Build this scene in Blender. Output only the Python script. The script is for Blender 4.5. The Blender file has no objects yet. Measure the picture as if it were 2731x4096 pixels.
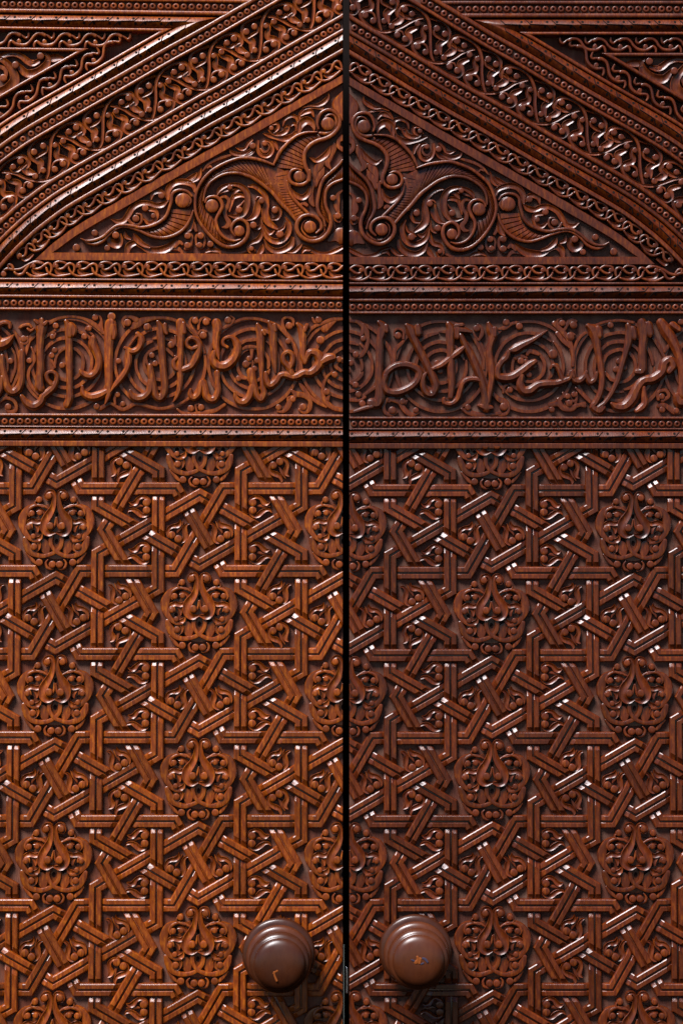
import bpy, bmesh, math, random
import numpy as np
from mathutils import Vector
R = math.radians
random.seed(7)
K = 0.0005                       # metres per drawing unit
SC = bpy.context.scene
# ------------------------------------------------------------------ camera, sky, sun, exposure
cam_data = bpy.data.cameras.new('camera')
cam = bpy.data.objects.new('camera', cam_data)
SC.collection.objects.link(cam)
CAM_D = 5.0
cam.location = (0, -CAM_D - 20 * K, 0)
cam.rotation_euler = (R(90), 0, 0)
cam_data.sensor_fit = 'VERTICAL'
cam_data.sensor_height = 36
cam_data.lens = 36 * CAM_D / (4096 * K)
cam_data.clip_start = 0.1
cam_data.clip_end = 200
SC.camera = cam
SUN_EL, SUN_AZ = 54.0, -36.0       # elevation, degrees to the left of straight-on
world = bpy.data.worlds.new('World')
SC.world = world
world.use_nodes = True
wn = world.node_tree
bg = wn.nodes['Background']
sky = wn.nodes.new('ShaderNodeTexSky')
sky.sky_type = 'NISHITA'
sky.sun_disc = False
sky.sun_elevation = R(SUN_EL)
# direction towards the sun: (x, y) = (sin az, -cos az)
sky.sun_rotation = math.atan2(math.sin(R(SUN_AZ)), -math.cos(R(SUN_AZ)))
sky.air_density = 0.7
sky.dust_density = 0.1
wn.links.new(sky.outputs[0], bg.inputs[0])
bg.inputs[1].default_value = 0.05
sun_data = bpy.data.lights.new('sun', 'SUN')
sun_data.energy = 5.0
sun_data.angle = R(27)
sun_data.color = (1.0, 0.965, 0.985)
sun = bpy.data.objects.new('sun', sun_data)
SC.collection.objects.link(sun)
sd = Vector((math.sin(R(SUN_AZ)) * math.cos(R(SUN_EL)), -math.cos(R(SUN_AZ)) * math.cos(R(SUN_EL)), math.sin(R(SUN_EL))))
sun.rotation_euler = sd.to_track_quat('Z', 'Y').to_euler()
SC.view_settings.view_transform = 'Standard'
SC.view_settings.look = 'None'
SC.view_settings.exposure = 0.60
SC.view_settings.gamma = 1.0
SC.cycles.max_bounces = 6

# ------------------------------------------------------------------ materials
def wood(name, col_a, col_b, col_c, dust=0.0, *, rough=0.32, bump=0.13, coat=0.0, scale=1.0, spec=0.5, patch=0.10):
    m = bpy.data.materials.new(name)
    m.use_nodes = True
    nt = m.node_tree
    b = nt.nodes['Principled BSDF']
    geo = nt.nodes.new('ShaderNodeTexCoord')
    mp = nt.nodes.new('ShaderNodeMapping')
    mp.inputs['Scale'].default_value = (95 * scale, 95 * scale, 26 * scale)
    nt.links.new(geo.outputs['Object'], mp.inputs[0])
    n1 = nt.nodes.new('ShaderNodeTexNoise')
    n1.inputs['Scale'].default_value = 2.0
    n1.inputs['Detail'].default_value = 8
    n1.inputs['Roughness'].default_value = 0.65
    nt.links.new(mp.outputs[0], n1.inputs['Vector'])
    r1 = nt.nodes.new('ShaderNodeValToRGB')
    r1.color_ramp.elements[0].position = 0.30
    r1.color_ramp.elements[0].color = (*col_a, 1)
    r1.color_ramp.elements[1].position = 0.70
    r1.color_ramp.elements[1].color = (*col_c, 1)
    e = r1.color_ramp.elements.new(0.5)
    e.color = (*col_b, 1)
    nt.links.new(n1.outputs['Fac'], r1.inputs[0])
    n2 = nt.nodes.new('ShaderNodeTexNoise')       # broad fading of the stain
    n2.inputs['Scale'].default_value = 14.0
    n2.inputs['Detail'].default_value = 5
    nt.links.new(geo.outputs['Object'], n2.inputs['Vector'])
    mix = nt.nodes.new('ShaderNodeMix')
    mix.data_type = 'RGBA'
    mix.blend_type = 'MULTIPLY'
    mix.inputs['Factor'].default_value = 0.55
    nt.links.new(r1.outputs[0], mix.inputs['A'])
    r2 = nt.nodes.new('ShaderNodeValToRGB')
    r2.color_ramp.elements[0].position = 0.3
    r2.color_ramp.elements[0].color = (0.45, 0.42, 0.5, 1)
    r2.color_ramp.elements[1].position = 0.7
    r2.color_ramp.elements[1].color = (1.3, 1.25, 1.1, 1)
    nt.links.new(n2.outputs['Fac'], r2.inputs[0])
    nt.links.new(r2.outputs[0], mix.inputs['B'])
    # each carved piece takes the stain a little differently
    oi = nt.nodes.new('ShaderNodeObjectInfo')
    hsv = nt.nodes.new('ShaderNodeHueSaturation')
    mr = nt.nodes.new('ShaderNodeMapRange')
    mr.inputs['To Min'].default_value = 0.68
    mr.inputs['To Max'].default_value = 1.22
    nt.links.new(oi.outputs['Random'], mr.inputs[0])
    nt.links.new(mr.outputs[0], hsv.inputs['Value'])
    nt.links.new(mix.outputs['Result'], hsv.inputs['Color'])
    nt.links.new(hsv.outputs[0], b.inputs['Base Color'])
    # gloss varies with handling and dust
    rr = nt.nodes.new('ShaderNodeMapRange')
    rr.inputs['To Min'].default_value = rough - 0.08
    rr.inputs['To Max'].default_value = rough + 0.14
    n3 = nt.nodes.new('ShaderNodeTexNoise')
    n3.inputs['Scale'].default_value = 45.0
    n3.inputs['Detail'].default_value = 6
    nt.links.new(geo.outputs['Object'], n3.inputs['Vector'])
    nt.links.new(n3.outputs['Fac'], rr.inputs[0])
    n5 = nt.nodes.new('ShaderNodeTexNoise')       # broad dull and polished patches
    n5.inputs['Scale'].default_value = 11.0
    n5.inputs['Detail'].default_value = 4
    nt.links.new(geo.outputs['Object'], n5.inputs['Vector'])
    r5 = nt.nodes.new('ShaderNodeMapRange')
    r5.inputs['From Min'].default_value = 0.42
    r5.inputs['From Max'].default_value = 0.66
    r5.inputs['To Min'].default_value = 0.0
    r5.inputs['To Max'].default_value = patch
    nt.links.new(n5.outputs['Fac'], r5.inputs[0])
    ad = nt.nodes.new('ShaderNodeMath')
    ad.operation = 'ADD'
    nt.links.new(rr.outputs[0], ad.inputs[0])
    nt.links.new(r5.outputs[0], ad.inputs[1])
    nt.links.new(ad.outputs[0], b.inputs['Roughness'])
    if dust > 0:
        nd = nt.nodes.new('ShaderNodeTexNoise')
        nd.inputs['Scale'].default_value = 30.0
        nd.inputs['Detail'].default_value = 7
        nt.links.new(geo.outputs['Object'], nd.inputs['Vector'])
        rd = nt.nodes.new('ShaderNodeMapRange')
        rd.inputs['From Min'].default_value = 0.45
        rd.inputs['From Max'].default_value = 0.75
        rd.inputs['To Max'].default_value = dust
        nt.links.new(nd.outputs['Fac'], rd.inputs[0])
        md = nt.nodes.new('ShaderNodeMix')
        md.data_type = 'RGBA'
        md.inputs['B'].default_value = (0.20, 0.12, 0.085, 1)
        nt.links.new(rd.outputs[0], md.inputs['Factor'])
        nt.links.new(hsv.outputs[0], md.inputs['A'])
        nt.links.new(md.outputs['Result'], b.inputs['Base Color'])
    b.inputs['Specular IOR Level'].default_value = spec
    b.inputs['Coat Weight'].default_value = coat
    b.inputs['Coat Roughness'].default_value = 0.18
    # fine vertical grain and tool marks
    mp2 = nt.nodes.new('ShaderNodeMapping')
    mp2.inputs['Scale'].default_value = (500, 500, 45)
    nt.links.new(geo.outputs['Object'], mp2.inputs[0])
    n4 = nt.nodes.new('ShaderNodeTexNoise')
    n4.inputs['Scale'].default_value = 1.0
    n4.inputs['Detail'].default_value = 4
    nt.links.new(mp2.outputs[0], n4.inputs['Vector'])
    add = nt.nodes.new('ShaderNodeMath')
    add.operation = 'ADD'
    nt.links.new(n4.outputs['Fac'], add.inputs[0])
    add.inputs[1].default_value = 0.0
    bp = nt.nodes.new('ShaderNodeBump')
    bp.inputs['Strength'].default_value = bump
    bp.inputs['Distance'].default_value = 0.002
    nt.links.new(add.outputs[0], bp.inputs['Height'])
    nt.links.new(bp.outputs[0], b.inputs['Normal'])
    return m

def plain(name, col, rough=0.5, metal=0.0, spec=0.5):
    m = bpy.data.materials.new(name)
    m.use_nodes = True
    b = m.node_tree.nodes['Principled BSDF']
    b.inputs['Base Color'].default_value = (*col, 1)
    b.inputs['Roughness'].default_value = rough
    b.inputs['Metallic'].default_value = metal
    b.inputs['Specular IOR Level'].default_value = spec
    n = m.node_tree.nodes.new('ShaderNodeTexNoise')
    n.inputs['Scale'].default_value = 60
    bp = m.node_tree.nodes.new('ShaderNodeBump')
    bp.inputs['Strength'].default_value = 0.1
    m.node_tree.links.new(n.outputs['Fac'], bp.inputs['Height'])
    m.node_tree.links.new(bp.outputs[0], b.inputs['Normal'])
    return m

M = {}
M['L'] = wood('varnished_wood_lit', (0.105, 0.017, 0.003), (0.190, 0.036, 0.003), (0.34, 0.088, 0.004), rough=0.23, spec=0.5)  # left leaf: its stronger light is put into the wood colour
M['R'] = wood('varnished_wood_shaded', (0.055, 0.009, 0.003), (0.100, 0.017, 0.003), (0.18, 0.040, 0.003), rough=0.23, spec=0.5)  # right leaf: same wood, its weaker light painted as a darker colour
M['Lg'] = wood('recessed_wood_lit', (0.080, 0.023, 0.014), (0.120, 0.034, 0.018), (0.17, 0.050, 0.020), 0.6, rough=0.5, bump=0.6, spec=0.3)  # floors of the left leaf, painted as better lit
M['Rg'] = wood('recessed_wood_shaded', (0.065, 0.020, 0.013), (0.095, 0.028, 0.016), (0.135, 0.040, 0.018), 0.6, rough=0.5, bump=0.6, spec=0.3)  # floors of the right leaf, weaker light painted in as darker tones
M['deep'] = plain('hole_shade_colour', (0.022, 0.008, 0.006), 0.7, spec=0.15)  # dark colour standing for the shade inside the medallion openings
M['dark'] = plain('dark_wood_and_shade', (0.010, 0.006, 0.005), 0.8, spec=0.1)  # edge strip, dark backing, and painted shade of moulding holes and cuts
M['knob'] = wood('polished_knob_wood', (0.062, 0.015, 0.005), (0.070, 0.018, 0.006), (0.080, 0.021, 0.006), rough=0.26, bump=0.02, spec=0.5, patch=0.12)
M['metal'] = plain('bolt_steel', (0.5, 0.52, 0.55), 0.25, 1.0)

# ------------------------------------------------------------------ mesh helpers (drawing units: x right, y down, h towards the viewer)
class MB:
    def __init__(s):
        s.v, s.f, s.n = [], [], 0
    def add(s, v, f):
        v = np.asarray(v, float)
        s.v.append(v)
        s.f.append([tuple(i + s.n for i in q) for q in f])
        s.n += len(v)
    def empty(s):
        return s.n == 0
    def arr(s):
        return np.vstack(s.v), [q for fs in s.f for q in fs]

def spline(pts, step=7.0):
    """Catmull-Rom through the points (any number of channels), sampled about every `step` units."""
    P = np.asarray(pts, float)
    if len(P) == 2:
        n = max(1, int(np.linalg.norm(P[1, :2] - P[0, :2]) / (step * 3)))
        return np.array([P[0] + (P[1] - P[0]) * i / n for i in range(n + 1)])
    E = np.vstack([2 * P[0] - P[1], P, 2 * P[-1] - P[-2]])
    out = []
    for i in range(1, len(E) - 2):
        p0, p1, p2, p3 = E[i - 1], E[i], E[i + 1], E[i + 2]
        n = max(2, int(np.linalg.norm(p2[:2] - p1[:2]) / step))
        for k in range(n):
            t = k / n
            out.append(0.5 * ((2 * p1) + (-p0 + p2) * t + (2 * p0 - 5 * p1 + 4 * p2 - p3) * t * t + (-p0 + 3 * p1 - 3 * p2 + p3) * t ** 3))
    out.append(P[-1])
    return np.array(out)

PROF = {
    'round': [(-1, 0), (-.97, .5), (-.82, .82), (-.45, .98), (0, 1.03), (.45, .98), (.82, .82), (.97, .5), (1, 0)],
    'flat': [(-1, 0), (-.95, .82), (-.80, .99), (0, 1.01), (.80, .99), (.95, .82), (1, 0)],
    'soft': [(-1, 0), (-.97, .70), (-.78, .94), (-.3, 1.0), (.3, 1.0), (.78, .94), (.97, .70), (1, 0)],
    'scoop': [(-1, 0), (-.98, .92), (-.90, 1.0), (-.50, .72), (0, .56), (.50, .66), (.88, .94), (.98, .84), (1, 0)],
    'letter': [(-1, 0), (-.98, .42), (-.5, .95), (-.42, 1.0), (.38, 1.0), (.46, .95), (.98, .42), (1, 0)],
}
WF = {'round': 1.06, 'flat': 1.12, 'soft': 1.2, 'scoop': 1.25, 'letter': 1.12}

def stroke(mb, pts, h, prof='round', base=-3.0, caps=True, step=7.0, closed=False):
    pts = [(p[0] + random.gauss(0, .7), p[1] + random.gauss(0, .7), p[2] * random.uniform(.93, 1.07)) for p in pts]
    S = spline(pts, step)
    xy, w = S[:, :2], np.maximum(S[:, 2], 1.0) * 0.5 * WF[prof]
    T = np.gradient(xy, axis=0)
    if closed:
        T[0] = T[-1] = (xy[1] - xy[-2])
    T /= np.maximum(np.linalg.norm(T, axis=1, keepdims=True), 1e-6)
    hs = np.ones(len(S))
    if caps and not closed:
        a = np.array([1.0, .92, .7, .38])
        c = np.array([0.12, .45, .75, .94])
        n0 = np.outer(a * w[0], -T[0]) + xy[0]
        n1 = np.outer(a[::-1] * w[-1], T[-1]) + xy[-1]
        xy = np.vstack([n0, xy, n1])
        T = np.vstack([np.repeat(T[:1], 4, 0), T, np.repeat(T[-1:], 4, 0)])
        hs = np.concatenate([[.35, .7, .9, 1], hs, [1, .9, .7, .35]])
        w = np.concatenate([c * w[0], w, c[::-1] * w[-1]])
    N = np.stack([-T[:, 1], T[:, 0]], 1)
    pr = PROF[prof]
    V = []
    for (t, k) in pr:
        p = xy + N * (t * w)[:, None]
        top = h + 1.3 * np.arange(len(xy)) / len(xy)
        bev = np.minimum(h - base, w * 0.75 + 3)
        z = np.full(len(xy), float(base)) if k == 0 else top - (1 - k * hs) * bev
        V.append(np.column_stack([p, z]))
    n, m = len(xy), len(pr)
    V = np.stack(V, 1).reshape(-1, 3)
    F = [(i * m + j, i * m + j + 1, (i + 1) * m + j + 1, (i + 1) * m + j) for i in range(n - 1) for j in range(m - 1)]
    if not closed:
        F.append(tuple(range(m)))
        F.append(tuple(range((n - 1) * m, n * m))[::-1])
    mb.add(V, F)

def ball(mb, x, y, r, h, base=-3.0, seg=14, dome=0.25):
    r *= 1.02
    h += 3.0 if r < 17 else -5.0
    h += random.uniform(-1, 1)
    prof = [(1, 0), (.985, .84), (.90, .955), (.6, .985), (0.25, 1.0)]
    V, F = [], []
    prof = [(1, 0)] + prof[1:] if False else [(1, 0), (.995, .75), (.95, .92), (.82, .985), (.4, 1.0)]
    for i_, (q, k) in enumerate(prof):
        for s in range(seg):
            a = 2 * math.pi * s / seg
            V.append((x + r * q * math.cos(a), y + r * q * math.sin(a), h - (1 - k) * min(h - base, r) if i_ else base))
    V.append((x, y, h + 0.1))
    for i in range(len(prof) - 1):
        for s in range(seg):
            F.append((i * seg + s, i * seg + (s + 1) % seg, (i + 1) * seg + (s + 1) % seg, (i + 1) * seg + s))
    k = (len(prof) - 1) * seg
    for s in range(seg):
        F.append((k + s, k + (s + 1) % seg, len(V) - 1))
    mb.add(V, F)

def lathe(mb, x, y, prof, seg=16, dx=0.0, dy=0.0):
    V, F = [], []
    for (q, hh) in prof:
        for s in range(seg):
            a = 2 * math.pi * s / seg
            V.append((x + q * math.cos(a) + dx * hh, y + q * math.sin(a) + dy * hh, hh))
    for i in range(len(prof) - 1):
        for s in range(seg):
            F.append((i * seg + s, i * seg + (s + 1) % seg, (i + 1) * seg + (s + 1) % seg, (i + 1) * seg + s))
    F.append(tuple((len(prof) - 1) * seg + s for s in range(seg)))
    mb.add(V, F)

def sheet(mb, lanes):
    """lanes: list of equally long lists of 3-D points."""
    m, n = len(lanes), len(lanes[0])
    V = [p for i in range(n) for p in [L[i] for L in lanes]]
    F = [(i * m + j, i * m + j + 1, (i + 1) * m + j + 1, (i + 1) * m + j) for i in range(n - 1) for j in range(m - 1)]
    mb.add(V, F)

def world_pts(v):
    return np.column_stack([(v[:, 0] - 1365.5) * K, -v[:, 2] * K, (2048 - v[:, 1]) * K])

def make(name, mb, mat, parent, wmap=None, clip=(), smooth=True, sharp=38, kind=None, centre=True):
    """Turn the drawing-unit mesh into one Blender object; wmap(x, y) -> photograph-plane units; clip: list of (axis, value, keep_sign)."""
    if mb.empty():
        return None
    V, F = mb.arr()
    if wmap is not None:
        X, Y = wmap(V[:, 0], V[:, 1])
        V = np.column_stack([X, Y, V[:, 2]])
    todo = []
    for (ax, val, sg) in clip:
        c = (V[:, ax] - val) * sg
        if (c <= 0).all():
            return None
        if (c < 0).any():
            todo.append((ax, val, sg))
    c0 = np.array([V[:, 0].mean(), V[:, 1].mean(), 0.0]) if centre else np.zeros(3)
    me = bpy.data.meshes.new(name)
    if todo:
        bm = bmesh.new()
        vs = [bm.verts.new(p) for p in V]
        for q in F:
            try:
                bm.faces.new([vs[i] for i in q])
            except ValueError:
                pass
        for (ax, val, sg) in todo:
            co = [0, 0, 0]; no = [0, 0, 0]
            co[ax] = val; no[ax] = -sg
            r = bmesh.ops.bisect_plane(bm, geom=bm.verts[:] + bm.edges[:] + bm.faces[:], plane_co=co, plane_no=no, clear_outer=True, dist=1e-5)
            # a sawn face where the plane cuts the piece
            es = [e for e in r['geom_cut'] if isinstance(e, bmesh.types.BMEdge)]
            ext = bmesh.ops.extrude_edge_only(bm, edges=es)
            for g in ext['geom']:
                if isinstance(g, bmesh.types.BMVert):
                    g.co[2] = -6.0
        if not bm.faces:
            bm.free()
            return None
        bm.verts.index_update()
        V = np.array([v.co[:] for v in bm.verts])
        F = [tuple(v.index for v in f.verts) for f in bm.faces]
        bm.free()
        if centre:
            c0 = np.array([V[:, 0].mean(), V[:, 1].mean(), 0.0])
    W = world_pts(V)
    o0 = world_pts(c0[None])[0] if centre else np.zeros(3)
    me.from_pydata((W - o0).tolist(), [], F)
    me.update()
    bmn = bmesh.new()
    bmn.from_mesh(me)
    bmesh.ops.recalc_face_normals(bmn, faces=bmn.faces)
    # sheets and open strokes must face the viewer
    s = sum(f.normal.y * f.calc_area() for f in bmn.faces)
    if s > 0:
        bmesh.ops.reverse_faces(bmn, faces=bmn.faces)
    bmn.to_mesh(me)
    bmn.free()
    if smooth:
        me.shade_smooth()
        me.set_sharp_from_angle(angle=R(sharp))
    me.materials.append(mat)
    o = bpy.data.objects.new(name, me)
    SC.collection.objects.link(o)
    o.location = Vector(o0) - (Vector(parent_origin(parent)) if parent else Vector((0, 0, 0)))
    if parent:
        o.parent = parent
    if kind:
        o['kind'] = kind
    return o

ORG = {}
def parent_origin(p):
    q, t = p, Vector((0, 0, 0))
    while q:
        t = t + q.location
        q = q.parent
    return t

def parse(s):
    return [tuple(float(a) for a in t.split(',')) for t in s.split()]

def V2P(view, pts):
    ox, oy, sc = view
    return [(ox + p[0] / sc, oy + p[1] / sc) + tuple(q / sc for q in p[2:]) for p in pts]

# ------------------------------------------------------------------ leaves and their coordinate maps
EXT = 1500
KT = 5.8e-6
def px2uv(x, y):
    u = 1370 - x
    return u, (y + KT * u * 2250) / (1 + KT * u)
def wL(u, v):
    return 1370 - u, v - KT * u * (2250 - v)
OFFV = ([0, 36, 130, 214, 330, 1100, 1221, 1650, 1700, 1800], [1, 1.5, 5, 6, 10, 9, 8, 9, 6, 7])
def wR(u, v):
    return 1397 + u * .993, v + np.interp(v, *OFFV)
# lattice maps: X right, Y down from design row origin
def lYmap(Y):
    return 2784 + Y * (1 + 6.8e-6 * Y)
def latL(X, Y):
    y = lYmap(Y)
    s = 1 + 6.8e-6 * (y - 2786)
    return 1371 + (X * .9950) * s, y
def latR(X, Y):
    y = lYmap(Y)
    s = 1 + 6.8e-6 * (y - 2786)
    y2 = y + 8 * np.clip((3450 - y) / 1300, 0, 1)
    return 1396 + (X * .9870) * s, y2

def top_empty(name, label, cat, loc):
    o = bpy.data.objects.new(name, None)
    o.empty_display_size = 0.1
    SC.collection.objects.link(o)
    o.location = loc
    o['label'] = label
    o['category'] = cat
    return o

YB = 4300      # lower end of what is built
TOPY = -120
bz = (2048 - YB) * K
leafL = top_empty('door_leaf', 'left leaf of the carved wooden double door, its stronger light painted as warmer brown, knob with thin scratch', 'door', (-0.37, 0, bz))
leafR = top_empty('door_leaf', 'right leaf of the carved wooden double door, its weaker light painted as darker brown, knob with orange patch', 'door', (0.39, 0, bz))
for o_ in (leafL, leafR):
    o_['group'] = 'leaves of the carved double door'
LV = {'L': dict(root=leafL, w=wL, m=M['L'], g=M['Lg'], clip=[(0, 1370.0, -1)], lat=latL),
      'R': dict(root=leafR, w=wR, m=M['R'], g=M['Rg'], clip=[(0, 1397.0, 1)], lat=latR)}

def box(mb, x0, x1, y0, y1, h0, h1):
    V = [(x, y, h) for x in (x0, x1) for y in (y0, y1) for h in (h0, h1)]
    F = [(0, 1, 3, 2), (4, 6, 7, 5), (0, 4, 5, 1), (2, 3, 7, 6), (0, 2, 6, 4), (1, 5, 7, 3)]
    mb.add(V, F)

# slab of each leaf and recessed fields
for k, x0, x1 in (('L', -130, 1370), ('R', 1397, 2880)):
    mb = MB(); box(mb, x0, x1, TOPY, YB, -150, -26)
    make('backing_board', mb, M['dark'] if False else LV[k]['g'], LV[k]['root'], smooth=False)

# ------------------------------------------------------------------ guide line of the pointed arch
GP = [(1440, 56), (1400, 79), (1358, 103), (1171, 209.5), (931.5, 347.6), (797, 421), (609, 529), (475, 605), (312.5, 696.5), (207, 760),
      (108.4, 833), (59, 875), (14, 917), (-30, 962), (-80, 1018), (-120, 1068)]
GUV = spline([px2uv(*p) for p in GP], 12)          # u from negative (past the gap) to far
GT = np.gradient(GUV, axis=0); GT /= np.linalg.norm(GT, axis=1, keepdims=True)
# travelling to larger u and larger v; normal pointing towards the triangle (smaller u, larger v)
GN = np.stack([-GT[:, 1], GT[:, 0]], 1)
GS = np.concatenate([[0], np.cumsum(np.linalg.norm(np.diff(GUV, axis=0), axis=1))])
S0 = np.interp(0, GUV[:, 0], GS)                    # arc length where the guide meets the gap
def gpt(s, t):
    s = np.asarray(s, float)
    p = np.stack([np.interp(s, GS, GUV[:, i]) for i in (0, 1)], -1)
    n = np.stack([np.interp(s, GS, GN[:, i]) for i in (0, 1)], -1)
    n /= np.linalg.norm(n, axis=-1, keepdims=True)
    # past the end of the guide go on straight
    over = np.maximum(s - GS[-1], 0)[..., None] * GT[-1] + np.minimum(s, 0)[..., None] * GT[0]
    return p + over + n * np.asarray(t, float)[..., None]
def guv_inv(u, v):
    """(u, v) -> (s, t) along the guide."""
    d = GUV - np.array([u, v])
    i = int(np.argmin((d ** 2).sum(1)))
    q = np.array([u, v]) - GUV[i]
    return GS[i] + q @ GT[i], q @ GN[i]

SMAX = GS[-1]
def roll_h(t):
    return float(np.interp(t, [0, .03, .08, .44, .5, .56, .92, .97, 1], [23, 28, 30.6, 41, 42, 41, 30.6, 28, 23]))
def band_profile(a, b, kind, top, base=-26):
    """Cross-section of a moulding as (position 0..1, height)."""
    w = b - a
    if kind == 'fillet':
        e = 2.8 / w
        return [(0, base), (0.001 + e * .3, top - 2.5), (e * 1.3, top), (.5, top + .4), (1 - e * 1.3, top), (1 - e * .3 - .001, top - 2.5), (1, base)]
    if kind == 'roll':
        return [(0, base)] + [(t, top - 42 + roll_h(t)) for t in (.004, .03, .08, .44, .47, .5, .53, .56, .92, .97, .996)] + [(1, base)]
    if kind == 'channel':
        return [(0, base), (0.01, top), (.99, top), (1, base)]

def diag_band(k, name, o0, o1, kind, top, s0=None, s1=None):
    L = LV[k]
    pr = band_profile(o0, o1, kind, top)
    s = np.arange(S0 - 60 if s0 is None else s0, (SMAX + 60) if s1 is None else s1, 14.0)
    lanes = []
    for (q, h) in pr:
        P = gpt(s, np.full(len(s), o0 + (o1 - o0) * q))
        lanes.append([(p[0], p[1], h) for p in P])
    mb = MB(); sheet(mb, lanes)
    return make(name, mb, L['m'] if kind != 'channel' else L['g'], L['root'], L['w'], L['clip'])

def hor_band(k, name, v0, v1, kind, top, u0=0, u1=EXT, cut=None):
    L = LV[k]
    pr = band_profile(v0, v1, kind, top)
    lanes = []
    n = 40
    for (q, h) in pr:
        v = v0 + (v1 - v0) * q
        a = u0
        if cut is not None:
            a = u_at(cut, v)
        lanes.append([(a + (u1 - a) * i / n, v, h) for i in range(n + 1)])
    mb = MB(); sheet(mb, lanes)
    return make(name, mb, L['m'] if kind != 'channel' else L['g'], L['root'], L['w'], L['clip'])

OFFC = {}
def u_at(off, v):
    if off not in OFFC:
        s = np.arange(-200, SMAX + 500, 6.0)
        OFFC[off] = gpt(s, np.full(len(s), off))
    P = OFFC[off]
    return float(np.interp(v, P[:, 1], P[:, 0]))
def s_at(off, v):
    s = np.arange(-200, SMAX + 500, 6.0)
    P = gpt(s, np.full(len(s), off))
    return float(np.interp(v, P[:, 1], s))

def mitre_band(k, name, v0, v1, o_for_v0, o_for_v1, kind, top):
    """A band running in from the side along v0..v1, turning at the mitre and running back down the diagonal."""
    L = LV[k]
    pr = band_profile(v0, v1, kind, top)
    lanes = []
    for (q, h) in pr:
        v = v0 + (v1 - v0) * q
        o = o_for_v0 + (o_for_v1 - o_for_v0) * q
        um, sm = u_at(o, v), s_at(o, v)
        A = [(EXT + (um - EXT) * i / 24, v, h) for i in range(25)]
        s = sm + (SMAX + 320 - sm) * (np.arange(1, 61) / 60)
        P = gpt(s, np.full(60, o))
        lanes.append(A + [(p[0], p[1], h) for p in P])
    mb = MB(); sheet(mb, lanes)
    return make(name, mb, L['m'], L['root'], L['w'], L['clip'])

BEAD = [(14.2, 4), (14.0, 24), (12.6, 28.2), (9.8, 29.8), (5.8, 29.4), (4.6, 27), (4.2, 12)]
def bead(k, u, v, plug=False):
    L = LV[k]
    if u < 8:
        return
    x, y = L['w'](u, v)
    x += random.uniform(-.6, .6); y += random.uniform(-.6, .6)
    if not (-60 < x < 2790 and -60 < y < 4200):
        return
    if L.get('bead') is None:
        mb = MB()
        lathe(mb, 0, 0, BEAD, 14)
        V, F = mb.arr()
        W = np.column_stack([V[:, 0] * K, -V[:, 2] * K, -V[:, 1] * K])
        me = bpy.data.meshes.new('bead')
        me.from_pydata(W.tolist(), [], F)
        b = bmesh.new(); b.from_mesh(me); bmesh.ops.recalc_face_normals(b, faces=b.faces); b.to_mesh(me); b.free()
        me.shade_smooth(); me.set_sharp_from_angle(angle=R(50))
        me.materials.append(L['m'])
        L['bead'] = me
    o = bpy.data.objects.new('bead', L['bead'])
    SC.collection.objects.link(o)
    p = world_pts(np.array([[x, y, 0.0]]))[0]
    o.parent = L['root']
    o.location = Vector(p) - L['root'].location
    o.rotation_euler = (0, random.uniform(0, 6), 0)
    s = random.uniform(.95, 1.04)
    o.scale = (s, 1, s)

# raised dark dots and strips painting the shade of holes and cuts along a roll moulding: local (a along, b 0..1 across)
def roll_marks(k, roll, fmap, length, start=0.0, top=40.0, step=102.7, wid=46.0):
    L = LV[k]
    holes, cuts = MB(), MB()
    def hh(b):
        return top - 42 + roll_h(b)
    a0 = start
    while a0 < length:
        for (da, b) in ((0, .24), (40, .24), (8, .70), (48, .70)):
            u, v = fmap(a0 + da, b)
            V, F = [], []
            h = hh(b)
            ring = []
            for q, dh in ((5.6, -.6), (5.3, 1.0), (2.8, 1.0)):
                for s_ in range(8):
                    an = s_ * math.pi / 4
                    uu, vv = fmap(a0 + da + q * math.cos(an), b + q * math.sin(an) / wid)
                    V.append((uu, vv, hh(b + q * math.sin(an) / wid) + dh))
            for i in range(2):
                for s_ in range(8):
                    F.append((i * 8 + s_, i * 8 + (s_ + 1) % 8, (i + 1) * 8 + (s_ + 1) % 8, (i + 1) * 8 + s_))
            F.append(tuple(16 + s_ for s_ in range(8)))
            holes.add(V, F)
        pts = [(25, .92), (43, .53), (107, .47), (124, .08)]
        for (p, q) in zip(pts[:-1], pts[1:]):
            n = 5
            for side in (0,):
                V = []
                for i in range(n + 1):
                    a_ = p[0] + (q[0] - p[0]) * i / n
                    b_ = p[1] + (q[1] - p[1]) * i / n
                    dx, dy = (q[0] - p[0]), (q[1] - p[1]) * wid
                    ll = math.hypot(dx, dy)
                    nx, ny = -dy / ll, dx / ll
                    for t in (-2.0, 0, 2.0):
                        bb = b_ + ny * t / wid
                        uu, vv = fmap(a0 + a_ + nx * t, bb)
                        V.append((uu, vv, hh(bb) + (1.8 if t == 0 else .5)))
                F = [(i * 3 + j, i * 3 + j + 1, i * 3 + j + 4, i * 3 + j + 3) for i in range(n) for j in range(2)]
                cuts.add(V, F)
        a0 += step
    for nm, mb in (('hole_shade_dot', holes), ('cut_shade_strip', cuts)):  # dark pieces laid on top, standing for shade in the cuts
        make(nm, mb, M['dark'], roll, L['w'], L['clip'], smooth=False, kind='stuff')

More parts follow.
